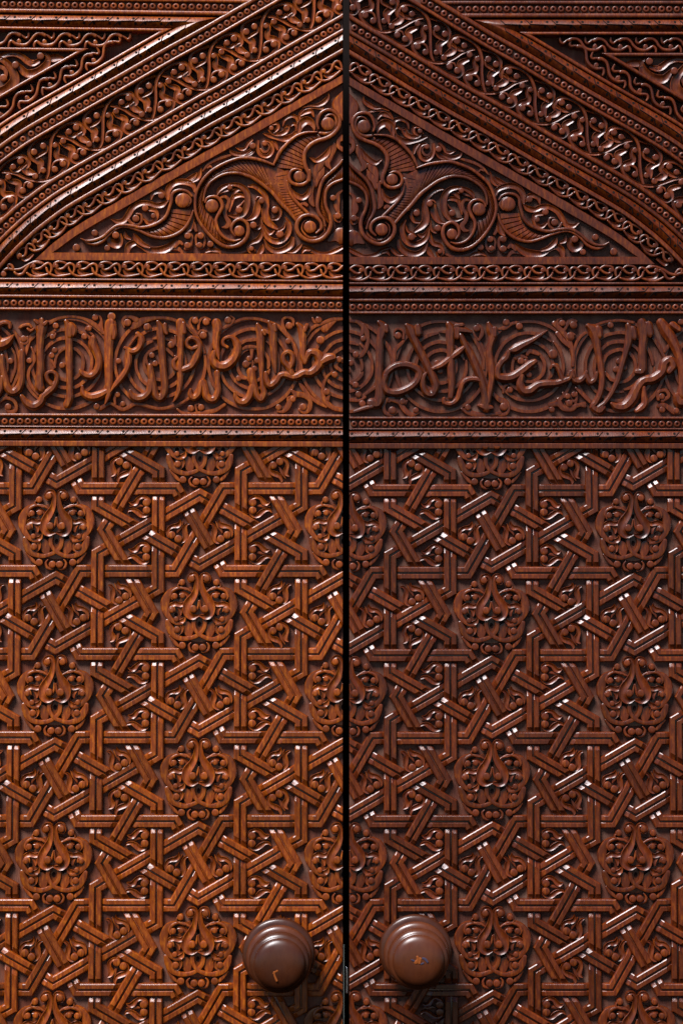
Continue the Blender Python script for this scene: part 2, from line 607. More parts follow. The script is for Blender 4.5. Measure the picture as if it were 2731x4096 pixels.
# ------------------------------------------------------------------ upper half: mouldings, beads
HT = 34
for k in 'LR':
    L = LV[k]
    # ground sheets
    def ground(name, v0, v1, h, u1=EXT):
        mb = MB()
        lanes = [[(u1 * i / 30, v0 + (v1 - v0) * q, h) for i in range(31)] for q in (0, .25, .5, .75, 1)]
        sheet(mb, lanes)
        make(name, mb, L['g'], L['root'], L['w'], L['clip'], smooth=False)
    ground('inscription_field', 1245, 1664, 0)
    hor_band(k, 'fillet', 1120, 1132, 'fillet', HT - 6)
    r1 = hor_band(k, 'roll_moulding', 1137, 1184, 'roll', 42)
    hor_band(k, 'fillet', 1187, 1202, 'fillet', HT)
    hor_band(k, 'bead_channel', 1203, 1238, 'channel', 17)
    hor_band(k, 'fillet', 1238, 1251, 'fillet', HT)
    hor_band(k, 'fillet', 1658, 1672, 'fillet', HT)
    hor_band(k, 'bead_channel', 1672, 1706, 'channel', 17)
    hor_band(k, 'fillet', 1706, 1715, 'fillet', HT - 3)
    r2 = hor_band(k, 'roll_moulding', 1718, 1763, 'roll', 42)
    hor_band(k, 'fillet', 1766, 1790, 'fillet', HT + 2)
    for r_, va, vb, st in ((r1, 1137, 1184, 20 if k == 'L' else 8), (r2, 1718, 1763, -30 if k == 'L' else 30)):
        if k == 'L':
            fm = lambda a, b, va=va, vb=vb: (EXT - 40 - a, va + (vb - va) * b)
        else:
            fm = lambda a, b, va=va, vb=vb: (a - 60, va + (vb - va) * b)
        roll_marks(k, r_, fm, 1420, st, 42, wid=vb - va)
    for v, ph in ((1221, 14), (1689.5, 20)):
        u = ph
        while u < 1440:
            bead(k, u, v)
            u += 30.9
    # top group
    hor_band(k, 'fillet', 4, 20, 'fillet', HT, cut=-262)
    hor_band(k, 'bead_channel', 20, 53, 'channel', 17, cut=-262)
    hor_band(k, 'fillet', 53, 71, 'fillet', HT, cut=-262)
    u = u_at(-265, 36) + 24
    while u < 1440:
        bead(k, u, 36)
        u += 31.1
    hor_band(k, 'fillet', -40, -24, 'fillet', HT, cut=-262)
    rm = mitre_band(k, 'roll_moulding', 76.5, 121, -267, -314, 'roll', 42)
    mitre_band(k, 'fillet', 124, 138, -316, -331, 'fillet', HT)
    mitre_band(k, 'fillet', 207, 222, -410, -425, 'fillet', HT)
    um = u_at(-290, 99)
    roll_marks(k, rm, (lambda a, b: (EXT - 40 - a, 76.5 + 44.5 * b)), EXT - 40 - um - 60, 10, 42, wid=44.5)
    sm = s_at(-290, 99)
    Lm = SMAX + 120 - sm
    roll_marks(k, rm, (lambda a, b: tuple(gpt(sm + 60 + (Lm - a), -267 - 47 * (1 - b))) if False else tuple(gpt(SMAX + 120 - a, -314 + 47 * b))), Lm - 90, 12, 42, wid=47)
    # diagonal bands
    diag_band(k, 'fillet', -265, -246, 'fillet', HT)
    diag_band(k, 'bead_channel', -246, -213, 'channel', 17)
    diag_band(k, 'fillet', -213, -198, 'fillet', HT)
    diag_band(k, 'fillet', -35, -17, 'fillet', HT)
    diag_band(k, 'bead_channel', -17, 16, 'channel', 17)
    diag_band(k, 'fillet', 16, 33, 'fillet', HT)
    rd = diag_band(k, 'roll_moulding', 35, 82, 'roll', 42)
    diag_band(k, 'fillet', 84, 103, 'fillet', HT)
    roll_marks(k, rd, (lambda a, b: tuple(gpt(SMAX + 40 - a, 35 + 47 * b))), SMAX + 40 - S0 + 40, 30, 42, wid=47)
    for off, ph in ((-229.5, 10), (0, 14)):
        P = None
        s = s_at(off, 0) if off < -100 else S0 - 20
        s += ph
        while s < SMAX + 20:
            p = gpt(s, off)
            if p[1] > -30:
                bead(k, p[0], p[1])
            s += 31.0 / (1 if off > -100 else 1)
    # vine ground and triangular field ground
    s = np.arange(S0 - 60, SMAX + 60, 20.0)
    mb = MB()
    sheet(mb, [[(p[0], p[1], -20) for p in gpt(s, np.full(len(s), o))] for o in (-205, -150, -100, -60, -30)])
    make('vine_field', mb, L['g'], L['root'], L['w'], L['clip'], smooth=False)

# wide frame of the triangular panel and its field (traced on the left leaf)
FO = [(1440, 259), (1370, 298), (1160, 416), (950, 534), (700, 674), (478, 800), (380, 858), (287, 916), (204, 979), (137, 1042.5)]
FI = [(1440, 294), (1370, 333), (1160, 455), (950, 576), (700, 716), (500, 832), (400, 888), (310, 942), (250, 985), (214, 1010.5)]
def tri_frame(k):
    L = LV[k]
    fo = spline([px2uv(*p) for p in FO], 15)
    fi = spline([px2uv(*p) for p in FI], 15)
    n = 60
    def res(P):
        d = np.concatenate([[0], np.cumsum(np.linalg.norm(np.diff(P, axis=0), axis=1))])
        t = np.linspace(0, d[-1], n)
        return np.stack([np.interp(t, d, P[:, i]) for i in (0, 1)], 1)
    fo, fi = res(fo), res(fi)
    vb, vt = 1050.0, 1017.5
    fo[-1, 1] = vb; fi[-1, 1] = vt
    e = .07
    lanes = []
    for q, h in ((0, -26), (.02, 20), (e, 24), (.5, 24.5), (1 - e, 24), (.98, 20), (1, -6)):
        A = fo * (1 - q) + fi * q
        C = A[-1]
        B = [(C[0] * (1 - i / 30) - 60 * i / 30, C[1]) for i in range(1, 31)]
        lanes.append([(p[0], p[1], h) for p in A] + [(p[0], p[1], h) for p in B])
    mb = MB(); sheet(mb, lanes)
    make('panel_frame', mb, L['m'], L['root'], L['w'], L['clip'])
    # field
    mid = (fo + fi) / 2
    lanes = []
    for q in (0, .25, .5, .75, 1):
        lanes.append([(p[0], p[1] * (1 - q) + 1034 * q, 0) for p in mid])
    mb = MB(); sheet(mb, lanes)
    make('triangular_field', mb, L['g'], L['root'], L['w'], L['clip'], smooth=False)
for k in 'LR':
    tri_frame(k)

# ------------------------------------------------------------------ running ornaments
def put(k, name, strokes, balls, fmap, mat=None, parent=None, clip=None, prof='round', jit=0.0):
    """strokes: list of (pts, h, prof); fmap maps motif points to the leaf's (u, v)."""
    L = LV[k]
    mb = MB()
    for i, (pts, h, pf) in enumerate(strokes):
        stroke(mb, [tuple(fmap(p[0], p[1])) + (p[2],) for p in pts], h + (i % 5) * .35, pf, base=-26 if jit else -3, step=6)
    for (x, y, r, h) in balls:
        u, v = fmap(x, y)
        ball(mb, u, v, r, h, base=-20 if jit else -3, seg=12)
    return make(name, mb, mat or L['m'], parent or L['root'], L['w'], L['clip'] if clip is None else clip)

z = 1 / 3.136
def zz(s, dx=0, dy=0):
    return [((p[0] - dx) * z, (p[1] - dy) * z, p[2] * z * 1.15) for p in parse(s)]
# chain: origin at x 690, y 877 (mid zone)
CH_S = [(zz('715,866,24 745,880,26 800,868,28 850,826,28 893,806,28 934,830,28 940,878,26 924,915,20', 690, 877), 26, 'round'),
        (zz('676,850,24 692,806,30 740,786,28 795,788,28 838,812,26 862,842,22', 690, 877), 23, 'round'),
        (zz('875,868,22 893,912,28 945,952,28 1020,968,26 1100,956,26 1172,938,22', 690, 877), 27, 'round'),
        (zz('704,886,26 722,912,44 770,934,34 850,940,22', 690, 877), 20, 'scoop')]
CH_B = [((712 - 690) * z, (838 - 877) * z, 28 * z, 24)]
CP = 91.3
# S scrolls: origin x 540, y 490
SC_S = [(zz('432,584,20 436,545,26 466,512,28 505,540,30 560,562,34 640,555,34 700,520,28 750,452,28 800,418,32 850,420,38 884,438,40', 540, 490), 25, 'round'),
        (zz('884,430,26 925,446,24 965,476,26 994,456,26 1000,405,18', 540, 490), 22, 'round'),
        (zz('560,555,30 580,530,22 560,500,26', 540, 490), 22, 'round')]
SC_B = [((562 - 540) * z, (518 - 490) * z, 28 * z, 22)]
SP = 101.6
for k in 'LR':
    # horizontal chain under the triangle; motif x grows to the right on the left leaf = smaller u
    n = 0
    for i in range(-1, 15):
        u0 = 1370 - (690 * z + i * CP)          # u of motif origin
        if u0 > 1262 or u0 < -100:
            continue
        put(k, 'chain_link', CH_S, CH_B, lambda x, y: (u0 - x, 1084.5 + y + .0), jit=1)
    # diagonal chain
    for i in range(0, 17):
        # ball reference at photograph (870, 225) of the lower-left study
        s_ref, t_ref = guv_inv(*px2uv(874 / 3.136, 800 + 225 / 3.136))
        s0 = s_ref + 22 * z - i * CP + 3 * CP
        if s0 < S0 - 60:
            continue
        if s0 > SMAX + 40:
            continue
        def fm(x, y, s0=s0):
            s = s0 - x
            t = 134.5 + y + np.interp(s, [S0, S0 + 700, SMAX], [5, 0, -1])
            return gpt(s, t)
        put(k, 'chain_link', CH_S, CH_B, fm, jit=1)
    # S scrolls horizontal
    u_end = u_at(-331, 138)
    for i in range(-2, 20):
        u0 = 1370 - (540 * z + i * SP)
        if u0 > EXT or u0 - 145 * 1.0 < u_at(-345, 172) - 12:
            continue
        put(k, 'scroll_motif', SC_S, SC_B, lambda x, y: (u0 - x, 172.5 + y), jit=1)
    s_ref, t_ref = guv_inv(*px2uv(1245 / 3.136, 640 / 3.136))
    for i in range(-2, 9):
        s0 = s_ref + 146 + i * SP
        if s0 > SMAX + 160:
            continue
        def fm(x, y, s0=s0):
            return gpt(s0 - x, -370.5 + y)
        P_ = fm(140, -20)
        if P_[1] < 118:
            continue
        put(k, 'scroll_motif', SC_S, SC_B, fm, jit=1)

KN = ['52,930,40 40,895,28 95,860,30 180,880,30 262,868,30 320,832,30 385,800,30 450,785,30 530,800,24', '190,910,24 235,940,32 290,925,32 330,870,30 370,820,26', '345,920,24 400,950,30 480,965,30 610,930,24',
      '110,850,24 105,810,28 150,820,30 175,860,26']
for k in 'LR':
    for s_ in KN:
        mb = MB()
        stroke(mb, [px2uv(p[0] * z, 800 + p[1] * z) + (p[2] * z * 1.15,) for p in parse(s_)], 25, 'round', base=-26)
        make('chain_link', mb, LV[k]['m'], LV[k]['root'], LV[k]['w'], LV[k]['clip'])
    p = px2uv(52 * z, 800 + 930 * z)
    mb = MB(); ball(mb, p[0], p[1], 11, 26, base=-26); make('carved_boss', mb, LV[k]['m'], LV[k]['root'], LV[k]['w'], LV[k]['clip'])

# vine of the arch, traced on the left leaf
V2 = (450, 0, 3.136)
VINE = [
 ('stem', '505,1475,24 530,1400,30 545,1240,30 545,1090,32 575,965,32 640,880,30 740,815,30 830,788,34 905,795,36 950,830,40 962,890,60 915,945,74 950,990,80 1010,1020,50 1050,1040,30', 22, 'scoop'),
 ('stem', '640,955,18 700,962,28 800,1000,30 900,1060,30 1010,1108,30 1130,1124,30 1260,1100,32 1360,1040,36 1425,960,36 1430,900,34 1385,865,50 1310,850,70 1290,800,60 1310,740,40 1305,690,28 1270,668,20', 20, 'scoop'),
 ('leaf', '670,1040,22 710,1075,36 775,1095,60 825,1130,66 800,1190,52 795,1240,38 850,1288,32 940,1276,32 1030,1226,30 1118,1172,26', 20, 'scoop'),
 ('leaf', '1205,582,22 1080,618,28 1005,675,32 975,755,34 1000,830,40 1065,865,70 1105,905,76 1095,960,56 1085,1010,30', 20, 'scoop'),
 ('curl', '1140,705,18 1178,715,22 1165,770,30 1110,805,36 1060,830,30', 22, 'scoop'),
 ('curl', '740,915,18 765,955,26 830,955,42 880,925,40 930,900,30', 21, 'scoop'),
 ('curl', '880,1160,24 900,1125,26 955,1118,24 995,1150,18', 21, 'round'),
 ('curl', '575,1350,22 590,1295,28 640,1268,30 705,1272,24', 21, 'round'),
]
VB = [(1035, 765, 42), (1135, 705, 40), (872, 850, 42), (777, 908, 38), (1035, 1060, 38), (1135, 1000, 36), (705, 1022, 38), (960, 1165, 40), (860, 1215, 42),
      (605, 1075, 33), (705, 1305, 42), (605, 1375, 40)]
def to_st(x, y):
    return guv_inv(*px2uv(450 + x / 3.136, y / 3.136))
VP = 243.0
vin = []
for nm, s_, h, pf in VINE:
    vin.append((nm, [to_st(p[0], p[1]) + (p[2] * z,) for p in parse(s_)], h, pf))
vib = [to_st(b[0], b[1]) + (b[2] * z,) for b in VB]
for k in 'LR':
    L = LV[k]
    for i in range(-4, 6):
        fm = lambda s, t: gpt(s - i * VP, t)
        p0 = fm(vib[0][0], vib[0][1])
        if p0[0] < -220 or p0[0] > 1480 or p0[1] < -330:
            continue
        for nm in ('stem', 'leaf', 'curl'):
            put(k, {'stem': 'vine_stem', 'leaf': 'vine_leaf', 'curl': 'vine_tendril'}[nm], [(p, h, pf) for n_, p, h, pf in vin if n_ == nm],
                [(b[0], b[1], b[2], 25) for b in vib] if nm == 'curl' else [], fm)

# ------------------------------------------------------------------ arabesque of the triangular panel (traced on the left leaf, mirrored on the right)
VA, VBB, VC, VD = (290, 700, 3.136), (740, 560, 3.92), (980, 340, 3.92), (980, 660, 3.92)
def tuv(view, s):
    out = []
    for p in V2P(view, parse(s)):
        out.append(px2uv(p[0], p[1]) + tuple(p[2:]))
    return out
def plume(k, name, left, right, n, h_edge=18, h_mid=24, ribs=True, rib_from=.06, rib_to=.94, lean=0.0):
    """Leaf body between two traced edges with ribs cut across it."""
    L = LV[k]
    def res(P, n):
        P = spline(P, 6)
        d = np.concatenate([[0], np.cumsum(np.linalg.norm(np.diff(P, axis=0), axis=1))])
        t = np.linspace(0, d[-1], n)
        return np.stack([np.interp(t, d, P[:, i]) for i in (0, 1)], 1)
    N = n * 7 + 1
    A, B = res(left, N), res(right, N)
    lanes = []
    qs = [0, .12, .3, .5, .7, .88, 1]
    for q in qs:
        row = []
        for i in range(N):
            f = i / (N - 1)
            j = min(N - 1, max(0, i + int(round((q - .5) * lean * 7))))
            a = A[j]; b = B[j]
            P = A[i] * (1 - q) + B[i] * q
            h = h_edge + (h_mid - h_edge) * math.sin(math.pi * q)
            if ribs and rib_from < f < rib_to and .1 < q < .9 and i % 7 == 0:
                h -= 6.5
            row.append((P[0], P[1], h))
        lanes.append(row)
    mb = MB(); sheet(mb, lanes)
    return make(name, mb, L['m'], L['root'], L['w'], L['clip'], sharp=25)

ARA = [
 (VC, '470,1310,50 540,1390,150 600,1480,210 640,1570,190 660,1640,120', 20, 'soft', 'leaf'),  # view, path with widths, height, profile, name
 # left leaf of the panel: rims
 (VA, '1395,235,26 1460,270,30 1490,330,28 1450,395,20', 30, 'round', 'scroll'),
 (VA, '1500,270,26 1455,215,34 1380,193,36 1300,205,38 1250,255,38 1240,340,40 1218,420,40 1180,515,42 1105,590,44 985,645,42 860,663,40 760,642,38 650,628,36 560,645,38 470,705,38 390,775,38 290,822,36 190,832,30 118,797,14', 34, 'round', 'stem'),
 (VA, '1515,450,24 1480,560,34 1400,675,38 1285,755,40 1130,793,40 980,765,38 855,705,34 745,668,30 640,655,26 545,690,28 455,762,34 385,830,38 290,872,36 200,862,28 130,815,14', 30, 'round', 'stem'),
 # big C rims
 (VBB, '1395,400,30 1250,342,44 1080,305,48 900,292,48 750,325,48 560,405,48 400,510,48 275,645,46 190,820,42 160,1000,42 175,1150,42 240,1300,46 350,1450,50 480,1580,56 620,1662,60 760,1680,62 880,1630,62 970,1530,60 1000,1400,56 965,1300,54 870,1252,54 780,1290,52 738,1370,48 745,1450,40 790,1510,30', 36, 'round', 'stem'),
 (VBB, '1545,1060,40 1400,865,52 1250,725,52 1060,598,52 880,532,48 750,522,44 600,552,42 450,640,40 350,740,38 310,850,34 297,960,24', 34, 'round', 'stem'),
 (VBB, '325,985,34 350,925,40 420,892,44 505,900,50 572,965,56 585,1050,56 545,1140,52 495,1240,46 500,1350,44 560,1470,46 660,1555,44 780,1585,36 870,1560,20', 35, 'round', 'stem'),
 # upper plume rims
 (VC, '450,1260,26 490,1165,44 560,1045,50 680,905,50 800,810,48 950,755,40 1130,748,22', 34, 'round', 'stem'),
 (VC, '1235,540,22 1300,475,30 1390,480,36 1430,560,40 1420,650,44 1360,730,48 1270,770,50 1180,765,46', 33, 'round', 'stem'),
 (VC, '1150,690,30 1130,610,40 1155,500,48 1220,425,50 1310,400,52 1410,435,54 1475,530,54 1470,660,56 1390,770,60 1270,840,60 1130,885,62 1010,960,62 940,1070,60 930,1190,60 965,1300,60 1005,1400,56 1005,1500,52', 36, 'round', 'stem'),
 (VD, '1003,100,50 1010,180,50 975,265,52 895,315,54 800,318,54 720,270,52 695,180,48 735,95,44 815,72,38 890,90,20', 35, 'round', 'stem'),
 # lower big scroll
 (VD, '0,165,50 120,205,54 280,310,58 420,430,60 560,590,60 690,730,56 810,880,44', 34, 'round', 'stem'),
 (VD, '655,260,30 690,400,42 770,530,46 890,660,48 1000,770,44', 30, 'round', 'stem'),
 (VD, '1530,-60,40 1460,20,46 1350,120,50 1235,230,54 1170,370,54 1145,520,54 1135,650,50 1165,760,46 1230,860,40 1255,960,34', 34, 'round', 'stem'),
 (VD, '1525,235,40 1380,300,46 1275,400,48 1250,540,48 1280,680,50 1335,800,54 1350,930,58 1305,1060,60 1200,1160,62 1060,1205,64 930,1165,64 835,1060,62 815,930,60 880,830,56 980,790,52 1100,815,50 1180,900,48 1190,1000,46 1120,1075,30', 37, 'round', 'stem'),
 (VD, '1240,950,20 1240,1040,36 1160,1120,40 1050,1140,40 950,1100,34 895,1010,26 910,910,24 960,860,18', 26, 'round', 'stem'),
 # filling leaves, left corner
 (VA, '495,552,14 570,590,50 650,570,56 700,500,64 760,410,60 860,355,56 960,352,56 1050,385,58 1130,370,62 1195,325,20', 20, 'scoop', 'leaf'),
 (VA, '710,555,30 740,610,40 820,622,40 870,570,34 860,500,28 800,490,22', 22, 'round', 'curl'),
 (VA, '920,450,20 990,440,40 1055,460,40 1060,530,40 1010,590,46 950,600,40 905,560,24', 22, 'scoop', 'curl'),
 (VA, '985,300,20 1010,230,50 1080,205,54 1140,225,40 1160,270,26', 18, 'scoop', 'leaf'),
 (VA, '1195,290,40 1200,190,60 1260,110,66 1350,85,60 1450,100,60 1520,140,50 1540,200,30', 20, 'scoop', 'leaf'),
 (VA, '1340,85,14 1440,65,50 1520,20,60 1560,-30,14', 16, 'scoop', 'leaf'),
 (VA, '470,760,40 480,840,70 560,870,90 610,820,60 600,750,30', 20, 'scoop', 'leaf'),
 (VA, '660,705,14 670,770,44 720,800,30', 16, 'scoop', 'leaf'),
 (VA, '690,960,50 710,890,70 790,850,60 870,890,50 960,940,70 1080,950,90 1200,910,80 1290,840,50', 18, 'scoop', 'leaf'),
 (VA, '770,740,20 800,800,60 880,870,50 960,900,30', 21, 'scoop', 'leaf'),
 (VA, '1290,900,26 1340,840,50 1380,870,30', 18, 'soft', 'leaf'),
 (VA, '1110,975,30 1210,930,40 1320,920,50 1380,975,30', 12, 'flat', 'leaf'),
 (VA, '1520,480,20 1500,580,50 1470,680,60 1430,710,20', 22, 'scoop', 'leaf'),
 (VBB, '0,1475,40 60,1450,44 110,1500,40 105,1600,40 80,1680,40 10,1700,40', 16, 'soft', 'curl'),
 (VBB, '180,1640,30 170,1540,34 200,1480,34 270,1470,40 310,1540,34 300,1640,40 240,1690,50 180,1650,30', 16, 'soft', 'curl'),
 (VBB, '140,1250,14 150,1350,50 180,1420,40', 18, 'soft', 'leaf'),
 (VBB, '430,1600,30 470,1680,46 560,1740,50 700,1770,40 850,1770,40 960,1740,30', 12, 'soft', 'leaf'),
 (VBB, '310,1765,14 400,1725,50 520,1740,50 560,1775,20', 18, 'scoop', 'leaf'),
 # inside the big C
 (VBB, '500,875,12 530,800,50 600,735,60 700,700,40 800,700,56 900,740,70 970,830,84 985,950,84 960,1080,80 890,1175,76 790,1205,56 690,1180,24', 21, 'scoop', 'leaf'),
 (VBB, '510,880,10 560,820,36 660,780,50 740,770,40', 17, 'scoop', 'leaf'),
 (VBB, '570,900,30 640,890,44 690,950,50 670,1040,50 625,1120,60 640,1210,60 690,1290,70 660,1360,60 590,1370,20', 19, 'soft', 'leaf'),
 (VBB, '700,1110,20 720,1000,44 760,900,60 860,870,56 930,890,30', 18, 'scoop', 'leaf'),
 (VBB, '740,930,20 760,840,50 830,770,54 900,790,20', 16, 'scoop', 'leaf'),
 (VBB, '820,1060,24 870,1020,30 920,960,24', 16, 'round', 'leaf'),
 (VBB, '1000,720,30 1090,730,60 1190,790,64 1260,880,70 1280,1000,76 1260,1120,90 1270,1230,100 1330,1310,90 1430,1380,50', 21, 'scoop', 'leaf'),
 (VBB, '1110,940,24 1150,900,26 1220,910,26 1240,960,20', 22, 'round', 'curl'),
 (VBB, '1130,960,40 1140,1060,90 1100,1180,90 1030,1240,50 960,1255,16', 19, 'scoop', 'leaf'),
 (VBB, '1370,1070,22 1400,1040,30 1470,1060,36 1495,1140,44 1450,1230,50 1370,1250,30', 20, 'scoop', 'curl'),
 (VBB, '1195,1220,20 1185,1330,44 1120,1395,44 1050,1375,26', 18, 'scoop', 'leaf'),
 (VBB, '1205,1300,24 1260,1420,60 1330,1460,56 1400,1420,20', 17, 'scoop', 'leaf'),
 (VBB, '1215,1380,20 1190,1490,60 1140,1570,64 1050,1600,60 1000,1660,44 1000,1740,34 1060,1775,30 1095,1720,24', 19, 'scoop', 'leaf'),
 (VBB, '1220,1640,20 1210,1710,70 1160,1780,50', 17, 'scoop', 'leaf'),
 (VD, '270,960,24 310,1090,60 400,1170,74 520,1200,76 630,1150,76 690,1040,70 695,920,64 640,820,20', 22, 'scoop', 'leaf'),
 (VD, '640,900,14 610,980,36 530,1030,40 490,1080,20', 20, 'scoop', 'curl'),
 (VD, '300,1160,20 350,1280,66 470,1350,80 610,1330,86 720,1250,84 750,1150,50', 18, 'scoop', 'leaf'),
 (VD, '640,1370,16 760,1360,44 840,1300,54 880,1250,30', 17, 'scoop', 'leaf'),
 (VD, '880,1260,30 990,1300,70 1120,1370,60 1280,1390,50 1420,1340,60 1530,1290,50', 14, 'scoop', 'leaf'),
 (VD, '900,1370,20 940,1320,50 1000,1330,40', 18, 'scoop', 'leaf'),
 (VD, '1300,1190,30 1400,1130,150 1470,1110,230 1540,1110,230', 14, 'flat', 'leaf'),
 (VD, '700,360,20 790,470,60 900,510,80 990,440,70 1020,350,40', 20, 'scoop', 'leaf'),
 (VD, '1040,220,30 1060,320,50 1030,450,80 1040,580,80 1080,640,30', 19, 'soft', 'leaf'),
 (VD, '870,620,20 920,600,60 970,630,40', 16, 'soft', 'leaf'),
 (VC, '1090,1480,20 1110,1350,80 1170,1270,110 1230,1210,40', 18, 'soft', 'leaf'),
 (VC, '1100,1560,80 1130,1450,110 1200,1380,90 1240,1300,20', 16, 'soft', 'leaf'),
 (VC, '1020,1130,20 1110,1180,60 1210,1140,80 1290,1060,70 1340,960,20', 20, 'scoop', 'leaf'),
 (VC, '1340,1310,20 1290,1220,90 1330,1100,110 1390,990,90 1400,920,40', 17, 'soft', 'leaf'),
 (VC, '1530,830,100 1470,870,60 1470,960,60 1530,1020,60', 20, 'soft', 'leaf'),
 (VC, '1530,100,10 1500,200,110 1470,310,170 1500,430,100 1530,560,20', 18, 'soft', 'leaf'),
 (VC, '900,350,20 1010,320,20 1130,320,50 1230,270,60 1300,200,50 1310,150,16', 20, 'scoop', 'leaf'),
 (VC, '845,560,30 870,450,50 950,370,50 1060,345,40 1160,355,50 1225,370,30', 17, 'scoop', 'leaf'),
 (VC, '870,480,20 960,420,66 1040,420,50 1075,490,20', 21, 'scoop', 'leaf'),
 (VC, '840,760,40 860,640,90 940,560,110 1030,580,90 1080,660,50 1085,720,14', 19, 'scoop', 'leaf'),
 (VC, '590,640,16 620,540,40 720,485,54 810,510,56 840,600,56 830,700,66 760,790,80 640,840,84 500,820,70 380,790,60 290,760,16', 19, 'scoop', 'leaf'),
 (VC, '640,660,16 670,640,60 640,720,70 560,770,60 450,760,50 380,710,30', 21, 'scoop', 'leaf'),
 (VC, '430,620,18 510,610,36 520,680,44 460,740,30', 22, 'scoop', 'curl'),
 (VC, '720,650,14 760,610,40 810,640,40 790,720,14', 18, 'scoop', 'leaf'),
 (VC, '205,880,40 200,980,48 240,1080,50 320,1125,50 400,1090,50 435,1000,44 400,900,40 320,870,30', 22, 'scoop', 'curl'),
 (VC, '250,1000,24 290,1050,36 350,1040,36 380,970,30 340,900,24', 19, 'soft', 'curl'),
 (VC, '430,880,20 480,930,50 510,1010,30', 18, 'scoop', 'leaf'),
 (VC, '0,1110,16 90,1080,54 150,1000,44 160,950,24', 19, 'scoop', 'leaf'),
 (VBB, '700,150,20 740,200,50 860,230,60 960,210,56 1060,150,50 1095,90,34', 19, 'scoop', 'leaf'),
 (VBB, '800,120,12 880,150,44 950,130,36 990,60,40 1050,0,30', 18, 'scoop', 'leaf'),
 (VBB, '280,480,20 360,380,40 480,310,44 620,260,40 760,225,20', 14, 'soft', 'leaf'),
 (VBB, '350,430,20 400,410,30 425,440,16', 18, 'soft', 'leaf'),
 (VBB, '0,655,20 120,640,50 220,570,60 255,440,12', 17, 'scoop', 'leaf'),
 (VD, '1525,400,20 1470,450,50 1440,560,90 1440,660,90 1460,740,50', 18, 'soft', 'leaf'),
 (VD, '1400,790,30 1420,860,40 1480,880,36 1510,830,30', 20, 'scoop', 'curl'),
]
ARB = [(VA, 1385, 325, 92, 40), (VA, 283, 727, 40, 20), (VA, 52, 910, 46, 20), (VA, 440, 917, 38, 20), (VA, 547, 758, 44, 28), (VA, 917, 418, 40, 27), (VA, 800, 548, 44, 27),
       (VA, 1020, 515, 32, 27), (VA, 1120, 260, 40, 26), (VA, 1448, 765, 40, 24), (VA, 1445, 885, 40, 24),
       (VBB, 855, 1432, 84, 42), (VBB, 428, 1040, 104, 42), (VBB, 705, 745, 40, 28), (VBB, 850, 1100, 52, 28), (VBB, 1205, 955, 50, 30), (VBB, 1410, 1105, 50, 28), (VBB, 1075, 1338, 52, 28),
       (VBB, 55, 1500, 46, 24), (VBB, 250, 1505, 50, 24), (VBB, 55, 1655, 46, 24), (VBB, 232, 1650, 44, 24), (VBB, 400, 1635, 50, 24), (VBB, 1045, 1705, 36, 26), (VBB, 1065, 95, 48, 26),
       (VC, 1300, 620, 106, 44), (VD, 855, 190, 90, 43), (VD, 1020, 980, 98, 44), (VD, 550, 1090, 56, 29), (VC, 415, 680, 36, 27), (VC, 310, 920, 42, 28), (VC, 120, 960, 46, 26),
       (VD, 1380, 520, 46, 26), (VD, 1455, 800, 50, 26)]
PLUMES = [
 (VA, '1245,430 1225,510 1180,590 1100,655 1000,690 900,690', VA, '1490,440 1460,560 1370,680 1250,745 1110,770 930,740', 10),
 (VBB, '1400,440 1250,370 1080,335 900,322 750,352 580,430 430,530 310,660 225,820 195,1000 210,1150 270,1290 370,1420 500,1545 640,1620 770,1640 860,1600', VBB,
       '1560,1010 1400,840 1250,700 1060,575 880,508 750,498 600,530 440,620 335,725 290,850 280,980 330,1130 430,1190 470,1300 540,1450 660,1540 780,1560', 38),
 (VC, '1130,765 960,785 820,835 700,930 590,1060 520,1170 480,1290', VC, '1240,850 1120,880 1010,950 940,1070 930,1190 960,1290 850,1330', 12),
 (VC, '440,1400 380,1480 300,1560', VC, '690,1330 680,1420 640,1560', 3),
 (VD, '240,200 400,360 560,540 680,690 800,860', VD, '640,180 670,330 760,500 880,650 980,770', 16),
 (VD, '1560,-70 1420,120 1290,240 1215,380 1190,520 1180,660 1210,770 1270,880', VD, '1560,210 1390,270 1270,370 1225,520 1240,680 1290,800 1320,920', 22),
]
for k in 'LR':
    L = LV[k]
    for va, a, vb, b, n in PLUMES:
        plume(k, 'ribbed_plume', tuv(va, a), tuv(vb, b), n)
    for i, (vw, s_, h, pf, nm) in enumerate(ARA):
        mb = MB()
        stroke(mb, tuv(vw, s_), h + (i % 4) * .4, pf, step=6)
        make({'stem': 'scroll_stem', 'leaf': 'carved_leaf', 'curl': 'tendril_curl', 'scroll': 'scroll_stem'}[nm], mb, L['m'], L['root'], L['w'], L['clip'])
    for vw, x, y, r, h in ARB:
        p = px2uv(vw[0] + x / vw[2], vw[1] + y / vw[2])
        mb = MB(); ball(mb, p[0], p[1], r / vw[2], h, seg=16)
        make('carved_boss', mb, L['m'], L['root'], L['w'], L['clip'])

